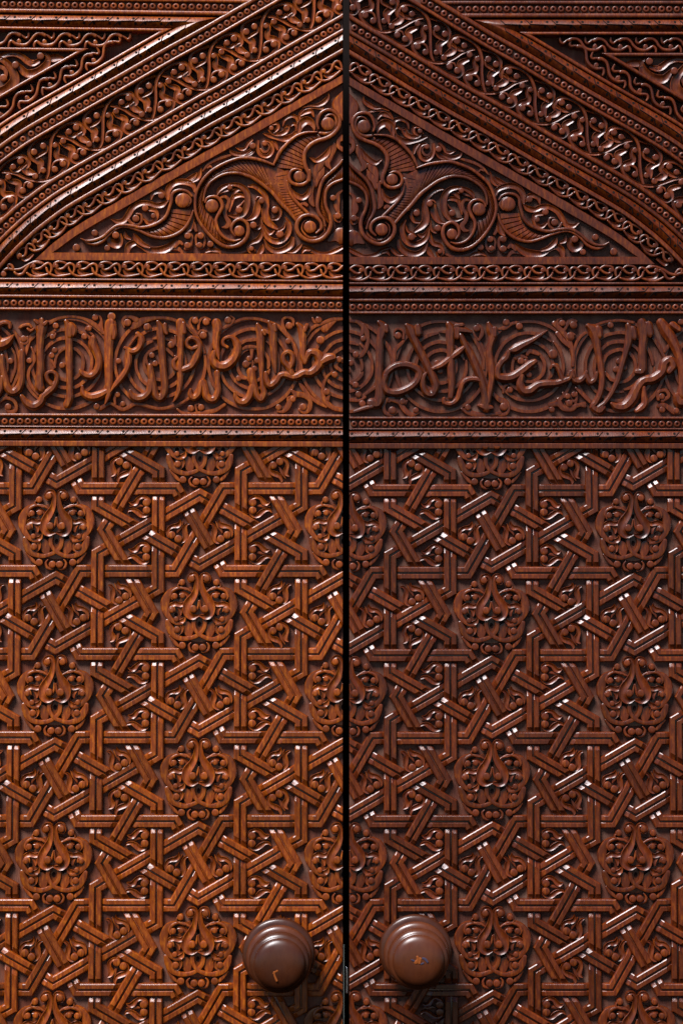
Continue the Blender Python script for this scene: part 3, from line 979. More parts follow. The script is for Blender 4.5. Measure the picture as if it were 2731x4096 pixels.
# spandrel arabesque in the far upper corner
V1 = (0, 0, 3.136)
SPA = [('-60,760,50 30,700,60 160,672,60 270,705,60 350,765,70 420,800,60 480,775,50', 22, 'scoop'),
       ('385,835,20 380,790,60 420,775,40', 20, 'soft'),
       ('545,665,20 590,690,36 610,730,50 580,830,90 470,905,90 340,920,90 260,850,60 205,785,30', 23, 'scoop'),
       ('600,740,40 660,730,80 740,730,66 825,748,12', 20, 'scoop'),
       ('-60,740,40 30,750,60 110,820,70 175,920,90 185,1020,110 110,1120,120 0,1150,90 -80,1150,60', 24, 'scoop'),
       ('-30,830,40 60,860,50 85,930,46 60,990,30', 20, 'soft')]
SPB = [(515, 708, 44, 28), (200, 822, 44, 28), (50, 980, 46, 27)]
for k in 'LR':
    L = LV[k]
    # field of the spandrel
    mb = MB()
    rows = []
    for v in np.linspace(215, 560, 8):
        u0 = u_at(-418, v)
        rows.append([(u0 + (EXT + 100 - u0) * q, v, -2) for q in np.linspace(0, 1, 10)])
    sheet(mb, rows)
    make('spandrel_field', mb, L['g'], L['root'], L['w'], L['clip'], smooth=False)
    for s_, h, pf in SPA:
        mb = MB(); stroke(mb, tuv(V1, s_), h, pf); make('carved_leaf', mb, L['m'], L['root'], L['w'], L['clip'])
    for x, y, r, h in SPB:
        p = px2uv(x / 3.136, y / 3.136)
        mb = MB(); ball(mb, p[0], p[1], r / 3.136, h); make('carved_boss', mb, L['m'], L['root'], L['w'], L['clip'])

# ------------------------------------------------------------------ inscription band
ident = lambda x, y: (x, y)
def circ(cx, cy, rx, ry, w, a0=0, a1=360, n=20, rot=0):
    c, s = math.cos(R(rot)), math.sin(R(rot))
    out = []
    for i in range(n + 1):
        a = R(a0 + (a1 - a0) * i / n)
        x, y = rx * math.cos(a), ry * math.sin(a)
        out.append((cx + x * c - y * s, cy + x * s + y * c, w))
    return out
def spiral_set(k, cx, cy, seed):
    L = LV[k]
    rr = [180, 140, 103, 68]
    for j, r_ in enumerate(rr):
        mb = MB()
        a0 = seed * 47 + j * 80
        span = 356 if j else 358
        pts = []
        for i in range(33):
            a = R(a0 + span * i / 32)
            q = r_ + (-7 if j else 2) * i / 32
            pts.append((cx + q * math.cos(a), cy + q * 1.0 * math.sin(a), 12.5 if 0 < i < 32 else 7))
        stroke(mb, pts, 13 + j * .3, 'flat', step=9)
        make('spiral_tendril', mb, L['m'], L['root'], None, L['clip'])
    # small trefoil at the heart
    mb = MB()
    for a in (20, 140, 260):
        x, y = cx + 20 * math.cos(R(a + seed * 20)), cy + 20 * math.sin(R(a + seed * 20))
        stroke(mb, [(cx, cy, 6), ((cx + x) / 2, (cy + y) / 2, 9), (x, y, 14)], 10, 'soft')
        ball(mb, x, y, 12, 15, seg=12)
    make('trefoil', mb, L['m'], L['root'], None, L['clip'])
for i, cx in enumerate((-105, 268, 641, 1014, 1387)):
    spiral_set('L', cx, 1454 + (i > 2), i)
for i, cx in enumerate((1387, 1763, 2114, 2477, 2836)):
    spiral_set('R', cx, 1465, i + 3)

E0, E1, E2 = (0, 1240, 3.136), (450, 1240, 3.136), (880, 1240, 3.136)
F0, F1, F2 = (1390, 1240, 3.136), (1840, 1240, 3.136), (2231, 1240, 1.792)
LH = 33
LET = {'L': [
 (E0, ['135,225,30 122,170,55 60,158,55 -20,205,65 -50,320,110 0,430,140 90,410,120 150,350,60 180,318,20']),
 (E0, ['275,535,84 276,700,84 275,880,86 235,990,92 160,1030,94 100,970,84 62,850,80 35,710,76 30,590,70', '-40,1100,60 10,1000,60 30,850,50']),
 (E0, ['530,135,70 527,190,130 520,260,120 508,340,92 508,500,84 510,700,84 505,850,88 500,960,112 510,985,110', '450,140,40 480,160,60', '595,150,40 570,180,60']),
 (E0, ['650,930,60 597,870,50 600,800,48 655,775,48 712,815,50 715,890,60 670,970,80 600,1040,86 545,1090,88 520,1160,98 430,1205,102 340,1165,92 285,1085,50']),
 (E0, ['835,150,50 860,200,80 870,280,90 868,400,86 870,600,80 875,800,76 878,1000,76 880,1100,80 850,1185,96', '900,200,80 930,240,80 925,300,70', '880,320,90 885,220,110']),
 (E0, ['1170,360,80 1165,430,108 1215,530,96 1245,640,80 1225,750,84 1160,818,88 1085,822,80 1030,785,56 1008,758,24']),
 (E0, ['1038,960,30 1050,1040,70 1130,1088,100 1240,1075,104 1325,1030,84']),
 (E0, ['1390,180,130 1388,260,130 1375,350,108 1368,500,98 1366,700,94 1368,900,90 1370,1040,76 1350,1120,50 1325,1180,14', '1420,210,90 1435,290,70 1430,350,40']),
 (E0, ['255,225,40 310,195,48 370,190,40 400,215,26', '360,240,30 395,268,40 435,240,26']),
 (E1, ['225,445,26 285,360,30 330,310,40', '325,310,60 365,350,84 360,430,78 310,500,76 240,520,70 170,480,44', '190,520,50 215,600,66 195,710,68 140,820,70 60,920,66 10,985,34 -20,1030,10']),
 (E1, ['575,150,40 600,210,80 610,290,96 610,400,90 628,600,84 645,800,82 652,950,84 640,1060,92 595,1110,92 545,1060,86 515,950,78 492,830,78 475,710,74', '660,190,50 665,260,60 680,295,40',
       '485,900,76 470,1010,82 400,1090,90 310,1110,96 245,1070,76 225,1015,26']),
 (E1, ['860,165,112 862,230,110 858,330,80 852,500,74 848,700,70 848,850,66 842,980,62 805,1085,48 765,1155,12', '890,180,60 900,280,60']),
 (E1, ['1000,490,44 945,460,46 938,405,46 975,360,50 1035,360,60 1083,415,74 1085,510,84 1052,610,90 990,700,88 905,745,80', '815,600,40 775,640,50 785,720,54 815,750,40', '1010,485,50 1050,470,60']),
 (E1, ['1310,165,100 1318,240,112 1305,320,86 1305,440,76 1325,540,50 1335,620,16']),
 (E1, ['1440,470,40 1395,440,42 1390,385,42 1430,345,46 1500,350,60 1555,410,84 1570,510,94 1530,620,104 1430,700,116 1320,695,110 1262,625,90 1275,545,70']),
 (E1, ['1312,790,66 1322,900,62 1325,1010,72 1300,1095,86 1240,1125,90 1180,1080,84 1155,980,80 1135,895,76 1105,960,76 1080,1050,80 1020,1100,80 975,1050,60 985,1000,34']),
 (E2, ['470,185,40 495,240,80 505,330,92 508,500,80 520,700,62 528,850,40 535,960,50 553,1050,84 515,1120,92 462,1070,76 425,960,80 400,860,88 390,780,92', '540,270,50 560,300,40',
       '408,960,80 375,1080,92 310,1155,100 235,1150,76 195,1090,50 185,1035,20']),
 (E2, ['610,150,30 640,210,90 665,260,104 668,400,84 675,550,76 690,700,60 702,790,24', '690,190,50 690,250,60']),
 (E2, ['572,795,56 580,880,76 635,945,92 705,895,88 760,825,80 830,815,76 900,840,84 970,835,90 1050,790,90 1140,790,104 1230,720,120 1262,630,128 1215,550,106 1140,530,90 1085,590,72 1070,640,60',
       '895,790,70 860,720,72 800,650,66 800,570,60 850,525,60 905,560,66 910,650,64 880,730,64', '1290,650,90 1360,610,120 1395,600,110']),
 (E2, ['975,175,40 1010,220,80 1038,300,96 1040,450,76 1042,570,68 1055,660,44', '1090,195,50 1065,250,60']),
], 'R': [
 (F0, ['400,160,60 440,210,110 430,300,110 402,400,84 395,600,84 393,800,88 400,980,96 405,1090,110 375,1180,120 310,1170,120', '480,220,70 490,260,60', '300,1215,50 200,1238,56 90,1275,50']),
 (F0, [None]),
 (F0, ['740,190,50 790,250,120 815,330,110 865,430,104 935,570,98 1010,730,96 1080,870,92 1098,970,92 1060,1060,92 990,1040,86 945,960,74 945,870,70 985,800,40', '880,220,80 880,280,90']),
 (F0, ['1075,735,50 1180,690,84 1300,600,84 1400,520,80 1460,470,50']),
 (F0, ['1265,190,70 1290,240,110 1290,340,104 1288,450,88 1290,600,84 1298,800,84 1300,950,78 1292,1090,60', '1370,250,90 1370,330,70']),
 (F0, ['1205,1110,40 1215,1165,50 1290,1180,60 1370,1120,68 1410,1020,68 1440,930,66 1500,875,64 1600,868,60 1660,885,56']),
 (F1, ['30,-1040,30 31,-1039,30'] if False else ['-50,200,60 20,190,50', '-20,250,90 60,260,70 130,280,40', '10,330,60 60,440,84 140,580,90 215,750,90 275,900,86 305,1050,88 320,1180,100 330,1225,120']),
 (F1, ['345,175,44 375,240,96 410,320,100 385,430,76 365,530,66 380,650,84 400,800,80 395,900,70 365,1030,70 345,1150,60', '430,240,60 430,320,60', '235,1200,44 310,1225,84 380,1225,56']),
 (F1, ['1095,258,10 1020,310,40 900,380,70 780,440,96 690,490,110 630,510,60', '600,540,56 575,600,84 520,650,70 468,740,76 470,830,94 550,855,104 660,835,106 780,765,108 880,675,96 930,655,70',
       '760,840,84 748,930,90 790,1010,108 880,1010,116 970,945,104 1080,930,92 1200,920,86 1300,890,76 1375,850,60 1400,780,50', '1280,870,60 1240,770,50 1200,700,60 1150,700,40 1130,740,20']),
 (F2, ['95,450,34 112,500,44 150,510,50 185,480,40 200,448,28', '200,470,30 225,520,46 262,500,40 272,455,26', '75,470,30 95,440,36 108,480,30']),
 (F2, ['215,115,36 250,145,80 268,200,62 285,290,44 305,400,40 312,500,40 300,590,40 270,660,44 245,695,40 290,725,70 310,710,60', '285,145,60 290,180,50']),
 (F2, ['500,115,36 512,150,56 505,220,52 485,300,40 455,400,36 425,500,34 385,590,34 335,660,34 290,700,40', '530,150,60 540,190,50']),
 (F2, ['600,95,60 612,140,80 608,220,60 604,300,56 604,380,56 600,440,60 570,445,44', '645,110,60 650,165,60']),
 (F2, ['385,672,24 420,695,60 480,690,76 530,640,76 565,565,74 610,510,68 680,495,66 740,445,66 760,385,66 800,360,60 820,400,56 800,438,40']),
 (F2, ['615,560,24 612,620,40 620,670,50 590,705,50 562,722,30']),
 (F2, ['735,95,60 775,150,88 815,220,74 855,310,58 885,410,56 895,520,56 890,600,70', '820,110,50 860,140,40', '850,620,50 870,660,80 900,660,60']),
]}
DOTS = {'L': [(E0, 1405, 85, 52), (E2, 1258, 378, 50), (E2, 855, 393, 36), (E0, 1490, 640, 34)], 'R': [(F1, 1160, 555, 60)]}
for k in 'LR':
    L = LV[k]
    for vw, strokes in LET[k]:
        mb = MB()
        for j, s_ in enumerate(strokes):
            if s_ is None:
                stroke(mb, V2P(vw, [(445 + 0, 930, 84), (500, 780, 86), (620, 700, 88), (770, 700, 88), (890, 760, 90), (885, 860, 92), (800, 960, 94), (640, 1035, 96), (500, 1020, 88), (445, 930, 84), (470, 840, 84)]), LH, 'letter')
                continue
            stroke(mb, V2P(vw, parse(s_)), LH + j * .8, 'letter', step=6)
        make('carved_letter', mb, L['m'], L['root'], None, L['clip'], sharp=24)
    for vw, x, y, r in DOTS[k]:
        mb = MB(); ball(mb, vw[0] + x / vw[2], vw[1] + y / vw[2], r / vw[2], 26); make('letter_dot', mb, L['m'], L['root'], None, L['clip'])
# small curled sprigs between the spirals: path + ball
CUR = {'L': [
 (E0, '1290,290,40 1265,210,60 1275,130,30 1250,75,26 1200,55,24', (1197, 95, 40)),
 (E0, '620,165,40 740,100,36 900,85,34 1060,110,36 1180,180,60 1300,290,40', None),
 (E0, '700,255,30 690,230,20 735,205,16', (703, 198, 38)), (E0, '1080,240,26 1100,200,16 1150,215,14', (1120, 232, 34)),
 (E0, '1180,320,26 1090,240,24', (1062, 333, 38)), (E0, '700,300,20 690,320,20', (663, 335, 34)),
 (E0, '160,250,30 225,340,40 270,430,50 300,530,30', (302, 362, 42)), (E0, '350,340,20 350,400,26 300,425,40 265,410,20', None),
 (E0, '430,330,40 370,390,36 345,480,34 325,560,24', None), (E0, '400,470,20 440,600,30 400,700,34 365,770,36 365,870,40 410,970,40 480,1060,36', (372, 635, 36)),
 (E0, '150,480,24 185,560,26 200,640,26 190,740,34 160,830,34 140,900,20', (135, 640, 38)),
 (E0, '-20,1165,30 60,1110,36 150,1120,44 205,1180,40 200,1260,40 130,1285,50 80,1250,24', (105, 1215, 42)),
 (E0, '640,780,20 690,700,30 700,600,36 740,530,36 820,480,30', (690, 505, 36)), (E0, '700,720,14 655,640,30 640,590,24', (650, 570, 36)),
 (E1, '-200,1180,26 -170,1240,44 -90,1200,50 -30,1170,36 30,1200,30 110,1245,50 190,1225,44 280,1180,40 400,1195,34 560,1235,34 700,1225,34 830,1180,30 960,1110,24', (-195, 1210, 40)),
 (E1, '40,1180,24 30,1110,34 45,1060,30', (65, 1062, 34)), (E1, '110,1210,14 130,1190,20', (132, 1178, 34)),
 (E1, '245,230,40 300,180,90 400,130,70 560,100,40 700,105,36 830,145,34 950,210,34 1050,310,36 1110,420,36 1155,540,26', (190, 160, 48)),
 (E1, '150,215,20 125,150,30 150,95,36 220,85,40 300,120,60', None),
 (E1, '450,270,30 480,220,24 450,180,18', (435, 215, 44)), (E1, '790,330,20 790,410,24 760,460,16', (738, 437, 44)),
 (E1, '1060,300,30 1000,220,30 970,150,26 1000,95,24 1060,95,22', (1040, 135, 42)), (E1, '1080,240,30 1090,150,30 1150,95,30 1220,120,24', (1175, 150, 44)),
 (E1, '1080,300,20 1110,260,26 1180,270,24', (1140, 318, 46)), (E1, '440,690,24 420,600,28 440,550,24', (497, 570, 36)),
 (E1, '820,1245,20 880,1290,36 1000,1300,36 1150,1290,50 1290,1260,44 1400,1190,34', (985, 1235, 42)), (E1, '1060,1280,20 1050,1190,26 1090,1180,20', (1113, 1222, 42)),
 (E2, '40,230,30 130,175,40 175,110,26 130,70,20', (103, 130, 46)), (E2, '180,150,30 300,110,34 430,105,34 560,135,34 700,190,34 800,270,44 880,370,44 940,490,40 960,620,36 960,760,30', None),
 (E2, '830,300,30 790,200,36 790,120,30 850,90,34 915,120,34 920,190,24', (868, 198, 46)),
 (E2, '1090,330,20 1130,260,34 1200,200,40 1280,170,40 1400,120,44 1530,110,34', (1235, 125, 44)), (E2, '1280,160,30 1190,150,30 1160,100,24', None),
 (E2, '1320,230,90 1380,180,70 1440,140,30', None),
 (E2, '1000,920,24 1040,980,50 1120,1080,44 1220,1160,40 1330,1220,20', None),
 (E2, '900,1010,24 960,1050,60 1060,1070,60 1130,1140,50 1120,1240,54 1060,1280,50 1000,1250,34', (1042, 1218, 46)),
 (E2, '960,1070,40 890,1130,60 850,1220,60 790,1275,40 725,1265,26', (735, 1222, 38)), (E2, '850,1150,20 850,1100,24 900,1080,20', (915, 1120, 36)),
 (E2, '1400,790,26 1340,840,30 1300,930,34 1290,1040,40 1330,1150,56 1420,1230,50 1530,1260,40', (1440, 812, 40)), (E2, '1350,1130,40 1370,1050,30', (1338, 1028, 42)),
 (E2, '270,500,24 320,470,36 400,462,40 470,470,24', None), (E2, '400,480,50 400,600,20', (368, 610, 36)), (E2, '400,740,20 405,640,24 340,650,20', (325, 680, 46)), (E2, '1480,620,50 1450,700,50 1520,760,30', (1490, 620, 40)), (E2, '250,860,24 330,870,20', (235, 858, 36)),
], 'R': [
 (F0, '20,135,36 130,150,44 220,240,70 250,350,46 235,470,46 170,570,46 90,600,20', (195, 360, 36)), (F0, '190,190,40 190,280,44 160,330,20', (105, 560, 40)),
 (F0, '700,390,30 670,420,44 600,500,40 580,600,50 575,690,30', (632, 322, 44)), (F0, '700,360,30 700,270,26 640,235,26 590,260,24 580,320,16', None), (F0, '480,390,20 520,470,40 570,600,40', None),
 (F0, '520,1150,24 580,1110,44 500,1120,40 455,1200,44 480,1290,44 560,1310,50 605,1280,30', (560, 1260, 50)), (F0, '540,1130,30 650,1160,60 720,1260,60 800,1310,50 880,1290,30', (855, 1258, 36)), (F0, '720,1180,20 740,1140,26', (690, 1150, 40)),
 (F0, '30,910,30 150,960,24', (100, 940, 40)), (F0, '180,1090,26 260,1030,36 370,960,30', (137, 1060, 42)), (F0, '40,1140,30 150,1130,30 220,1090,30', (185, 1175, 42)),
 (F1, '235,380,24 270,300,50 265,220,34 220,180,22', (205, 232, 42)), (F1, '120,290,24 180,370,40 240,480,40 290,620,36 300,740,24', None),
 (F1, '490,240,24 560,225,50 640,170,34', (575, 155, 44)), (F1, '620,170,24 700,160,40', (740, 205, 44)),
 (F1, '1290,300,40 1270,240,40 1210,180,30 1220,125,26 1270,105,22', (1278, 165, 42)), (F1, '1300,260,30 1340,160,34 1390,115,34 1450,140,30', (1420, 190, 46)), (F1, '1320,330,20 1380,285,24 1430,310,24', (1375, 330, 50)),
 (F1, '1420,530,24 1450,430,34 1500,350,34 1568,290,30', None), (F1, '1180,170,60 1290,280,60 1370,400,50 1410,560,40 1410,700,30', None),
 (F1, '540,1040,24 550,960,34 590,935,26', (620, 1003, 40)), (F1, '420,1040,20 470,1110,50 560,1160,70 610,1230,40 570,1300,44 490,1320,24', (545, 1215, 52)), (F1, '20,1240,24 100,1280,60 200,1310,60 330,1315,36 500,1300,40', (97, 1225, 40)),
 (F1, '1130,1190,50 1230,1180,60 1290,1240,50 1400,1240,44 1470,1190,36 1560,1210,40', (1148, 1250, 38)), (F1, '1290,1040,26 1310,1090,24', (1345, 1082, 36)), (F1, '1440,1200,26 1460,1110,30 1460,1040,24', (1425, 1060, 36)), (F1, '1330,1150,30 1440,1140,30', (1365, 1178, 40)),
 (F1, '690,600,50 740,570,44 830,600,30', (760, 640, 44)), (F1, '860,780,20 865,830,24', (862, 815, 36)), (F1, '840,560,30 870,510,60 980,560,30', None),
 (F2, '260,110,16 340,85,18 440,72,18 540,90,18', (375, 110, 22)), (F2, '35,160,20 70,100,20 110,75,20', (108, 105, 24)), (F2, '0,170,30 40,220,30 90,260,30', (88, 195, 28)), (F2, '-10,120,20 20,75,20', (28, 95, 22)),
 (F2, '130,560,16 190,620,24 230,660,16', None), (F2, '0,640,22 40,700,30 120,690,26 190,670,24', (80, 665, 22)),
 (F2, '720,640,20 715,590,20 770,575,22 795,620,24 750,650,22', (742, 620, 22)), (F2, '720,690,24 760,680,30 830,730,34 860,735,24', (745, 715, 22)), (F2, '830,740,16 850,710,20', (845, 722, 22)),
 (F2, '760,300,18 785,260,24 800,245,16', None), (F2, '680,200,20 730,280,22 760,340,20', None), (F2, '870,90,20 896,70,20', (880, 85, 22)),
]}
for k in 'LR':
    L = LV[k]
    for i, (vw, s_, b) in enumerate(CUR[k]):
        mb = MB()
        stroke(mb, V2P(vw, parse(s_)), 17 + (i % 4) * .5, 'soft', step=7)
        far = b and min(math.hypot(q[0] - b[0], q[1] - b[1]) - q[2] / 2 for q in spline(parse(s_), 8)) > b[2]
        if far:
            m2 = MB()
            ball(m2, vw[0] + b[0] / vw[2], vw[1] + b[1] / vw[2], b[2] / vw[2], 19, seg=12)
            make('carved_boss', m2, L['m'], L['root'], None, L['clip'])
        elif b:
            ball(mb, vw[0] + b[0] / vw[2], vw[1] + b[1] / vw[2], b[2] / vw[2], 19, seg=12)
        make('curled_sprig', mb, L['m'], L['root'], None, L['clip'])

# ------------------------------------------------------------------ interlaced strapwork of the lower panel
HL = 333.5
LC = 2 * HL
r0 = LC / (2 * math.sqrt(3))
STW = 27.0
SH = 23.5
def D(a):
    return np.array([math.cos(R(a)), math.sin(R(a))])
SPROF = [(-1, -.12), (-.97, .70), (-.90, .89), (-.77, 1), (-.22, 1), (-.15, .92), (-.10, .35), (.10, .35), (.15, .92), (.22, 1), (.77, 1), (.90, .89), (.97, .70), (1, -.12)]
def strap_mesh(path, d0, d1):
    """path: vertices (lattice coordinates, y up); d0, d1: direction of the strap that crosses over each end."""
    P = [np.array(p, float) for p in path]
    mb = MB()
    st = []      # (point, lane direction vector, height factor)
    def nrm(a, b):
        t = (b - a) / np.linalg.norm(b - a)
        return t, np.array([-t[1], t[0]])
    t0, n0 = nrm(P[0], P[1])
    def lane(dirv, n):
        d = np.array(dirv)
        return d / (d @ n)
    sn = abs(t0[0] * d0[1] - t0[1] * d0[0])
    l0 = lane(d0, n0)
    e0 = STW / sn
    st.append((P[0] + t0 * (e0 - 9), l0, .40)); st.append((P[0] + t0 * (e0 + 1.5), l0, .52)); st.append((P[0] + t0 * (e0 + 19 / max(sn, .7)), l0, 1.0))
    if len(P) == 3:
        t1, n1 = nrm(P[1], P[2])
        m = n0 + n1; m = m / (m @ n0)
        st.append((P[1], m, 1.0))
    else:
        t1, n1 = t0, n0
    sn1 = abs(t1[0] * d1[1] - t1[1] * d1[0])
    l1 = lane(d1, n1)
    e1 = STW / sn1
    E = P[-1]
    st.append((E - t1 * (e1 + 19 / max(sn1, .7)), l1, 1.0)); st.append((E - t1 * (e1 + 1.5), l1, .52)); st.append((E - t1 * (e1 - 9), l1, .40))
    V = []
    for (p, l, k) in st:
        for (q, hh) in SPROF:
            x, y = p + l * (q * STW)
            h = SH * hh
            if hh > 0:
                h = SH * (hh * k)
            V.append((x, -y, h))
    m = len(SPROF)
    mx, my = sum(v[0] for v in V) / len(V), sum(v[1] for v in V) / len(V)
    ta, tb, dh = random.gauss(0, .012), random.gauss(0, .012), random.uniform(-1.2, .8)
    V = [(x, y, h + (dh + ta * (x - mx) + tb * (y - my) if h > 0 else 0)) for x, y, h in V]
    F = [(i * m + j, i * m + j + 1, (i + 1) * m + j + 1, (i + 1) * m + j) for i in range(len(st) - 1) for j in range(m - 1)]
    F.append(tuple(range(m))); F.append(tuple(range((len(st) - 1) * m, len(st) * m))[::-1])
    mb.add(V, F)
    return mb

MED_S = [  # right half of the medallion, centre (815,785), scale 3.92; name, path, height, profile
 ('frame', '1110,392,34 1190,412,60 1290,470,90 1345,590,122 1350,710,112 1310,820,84 1235,910,62 1150,958,46 1080,965,24', 27, 'soft'),
 ('frame', '925,460,24 985,425,40 1060,395,44 1150,400,44 1235,445,46 1262,520,44 1240,570,26', 30, 'round'),
 ('frame', '1140,330,22 1150,375,34 1080,405,36 1010,420,30', 30, 'round'),
 ('curl', '1125,480,24 1070,465,34 1010,495,40 992,560,50 1030,630,60 1110,660,60 1190,640,70 1260,670,60 1290,730,40 1270,780,20', 25, 'scoop'),
 ('palm', '905,290,22 960,300,30 985,240,40 950,180,44 885,170,46 848,215,44 850,300,56 868,420,72 915,520,96 985,630,112 1010,730,104 985,810,92 915,845,76 830,830,24', 33, 'scoop'),
 ('palm', '822,590,20 836,680,30 850,740,26 890,790,24 945,780,20', 28, 'round'),
 ('curl', '1195,760,24 1205,710,34 1260,700,34 1290,740,24', 28, 'round'),
 ('curl', '1150,700,30 1110,740,54 1110,800,30', 22, 'scoop'),
 ('curl', '1040,850,20 1060,900,60 1120,935,70 1190,925,60 1230,880,24', 27, 'scoop'),
 ('band', '890,872,60 905,950,58 885,1040,56 820,1120,54 720,1175,54 610,1200,58 500,1180,74 405,1115,104 345,1010,96 318,925,66', 26, 'soft'),
 ('curl', '1110,955,20 1080,1010,44 1100,1080,44 1160,1115,40 1215,1060,24', 26, 'scoop'),
 ('leafp', '1030,930,30 1000,980,120 985,1060,160 975,1130,110 965,1185,40', 18, 'soft'),
 ('crest', '940,1255,20 975,1300,36 960,1370,44 900,1405,40 860,1400,18', 25, 'round'),
 ('crest', '1130,1320,20 1180,1270,50 1230,1220,40 1280,1150,30', 22, 'soft'),
]
MED_B = [('palm', 935, 245, 52, 34), ('frame', 1088, 305, 50, 32), ('curl', 1076, 512, 44, 31), ('curl', 1203, 522, 48, 31), ('palm', 908, 722, 58, 40), ('curl', 1248, 742, 44, 31),
         ('curl', 1176, 885, 42, 30), ('curl', 1163, 1050, 54, 30), ('crest', 872, 1330, 56, 29), ('crest', 1080, 1298, 56, 27)]
SPR_S = [('640,395,18 640,340,34 690,295,44 760,285,50 820,320,56 860,375,72 910,392,56 960,368,12', 21, 'scoop'),
         ('640,475,18 648,540,34 700,580,50 770,575,64 840,520,72 900,490,50 960,500,34 985,530,12', 21, 'scoop'),
         ('755,430,14 800,425,36 870,440,30 960,430,10', 16, 'soft')]
SPR_B = [(688, 375, 60, 24), (686, 495, 60, 24)]

LAT_TOP = 1786.0
for k, even_x0 in (('L', -1), ('R', 1)):
    L = LV[k]
    lat = L['lat']
    clip = L['clip'] + [(1, LAT_TOP, 1)]
    cxs = 574.5 / .9950 if k == 'L' else 570 / .9870
    DX = HL * math.sqrt(3)
    # field of the panel
    mb = MB()
    xs = np.linspace(-1560, 10, 24) if k == 'L' else np.linspace(-10, 1560, 24)
    sheet(mb, [[(x, y, 0) for x in xs] for y in np.linspace(-1010, 1500, 24)])
    make('strapwork_field', mb, L['g'], L['root'], lat, clip, smooth=False)
    centres = []
    for col in range(0, 4):
        X = (-1 if k == 'L' else 1) * col * DX
        for row in range(-9, 9):
            odd = (col % 2 == 0)
            # gap column and second column sit on even multiples, the medallion column between on odd ones
            if (row % 2 == 0) == odd:
                centres.append((X, row * HL, col % 2 == 1))
    def inframe(X, Yd, m=60):
        x, y = lat(np.array([X]), np.array([Yd]))
        return -m < x[0] < 2731 + m and LAT_TOP - m < y[0] < 4096 + m
    seen = set()
    def once(p):
        q = (round(p[0] / 4), round(p[1] / 4))
        if q in seen:
            return False
        seen.add(q)
        return True
    # include neighbours past the gap so that straps cut by the edge are there too
    allc = centres + [((1 if k == 'L' else -1) * DX, row * HL, True) for row in range(-9, 9) if row % 2 != 0]
    for (CX, CYd, even) in allc:
        C = np.array([CX, -CYd])
        pieces = []
        for j in range(6):
            th = 30 + 60 * j
            A = C + r0 * D(th)
            pieces.append(([A + .366 * r0 * D(th + 60), A, A + r0 * D(th - 60)], D(th + 150), D(th)))
            pieces.append(([A + r0 * D(th - 60), A + 2.0981 * r0 * D(th - 60)], D(th), D(th + 30)))
            ph = 60 * j
            Bp = C + r0 * D(ph)
            pieces.append(([Bp + .366 * r0 * D(ph + 60), Bp, Bp + r0 * D(ph - 60)], D(ph + 150), D(ph)))
            if j < 3:
                pieces.append(([Bp + .366 * r0 * D(ph + 60), Bp + 1.634 * r0 * D(ph + 60)], D(ph + 150), D(ph + 150)))
        for path, d0, d1 in pieces:
            mid = sum(path) / len(path)
            if not inframe(mid[0], -mid[1], 130) or not once(mid):
                continue
            make('strap', strap_mesh(path, d0, d1), L['m'], L['root'], lat, clip, sharp=20)
    # medallions
    for (CX, CYd, even) in centres:
        if not inframe(CX, CYd, 175):
            continue
        med = None
        fm = lambda x, y, CX=CX, CYd=CYd: lat(CX + x, CYd + y)
        for grp, nm in (('band', 'medallion'), ('frame', 'side_scroll'), ('palm', 'palmette_lobe'), ('curl', 'inner_curl'), ('leafp', 'petal'), ('crest', 'bottom_crest')):
            both = MB()
            for sg in (1, -1):
                mb = both if grp == 'band' else None
                for i, (g, s_, h, pf) in enumerate(MED_S):
                    if g == grp:
                        mm = mb or MB()
                        stroke(mm, [((p[0] - 815) * sg / 3.92, (p[1] - 785) / 3.92, p[2] / 3.92) for p in parse(s_)], h + (1.2 if (g == 'band' and sg < 0) else 0), pf, step=6)
                        if mb is None:
                            make(nm, mm, L['m'], med or L['root'], fm, clip)
                for (g, x, y, r_, h) in MED_B:
                    if g == grp:
                        mm = MB()
                        ball(mm, (x - 815) * sg / 3.92, (y - 785) / 3.92, r_ / 3.92, h, seg=12)
                        make('carved_boss', mm, L['m'], med or L['root'], fm, clip)
            if grp == 'band':
                med = make(nm, both, L['m'], L['root'], fm, clip)
                mb = MB()
                V = [(0, 5, 9)] + [(118 * math.cos(R(a)) * (1 - .06 * math.sin(R(a))), 6 + 112 * math.sin(R(a)), 9) for a in range(0, 360, 10)]
                V += [(x * 1.03, (y - 6) * 1.03 + 6, -2) for x, y, h in V[1:]]
                mb.add(V, [(0, i + 1, (i + 1) % 36 + 1) for i in range(36)] + [(i + 1, (i + 1) % 36 + 1, (i + 1) % 36 + 37, i + 37) for i in range(36)])
                make('pierced_plate', mb, L['m'], med or L['root'], fm, clip, smooth=False)
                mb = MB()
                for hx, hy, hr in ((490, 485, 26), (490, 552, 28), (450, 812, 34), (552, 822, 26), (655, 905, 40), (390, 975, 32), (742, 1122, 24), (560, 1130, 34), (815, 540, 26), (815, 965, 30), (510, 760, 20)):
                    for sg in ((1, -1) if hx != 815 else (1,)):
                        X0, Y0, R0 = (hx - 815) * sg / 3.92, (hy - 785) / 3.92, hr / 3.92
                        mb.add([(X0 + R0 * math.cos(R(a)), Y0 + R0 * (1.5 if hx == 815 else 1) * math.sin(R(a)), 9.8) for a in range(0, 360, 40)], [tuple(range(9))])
                make('hole_shade_disc', mb, M['deep'], med or L['root'], fm, clip, smooth=False, kind='stuff')  # flat dark discs: shade of the pierced openings, painted onto the plate
    # palmette sprigs in the kite-shaped gaps
    sseen = set()
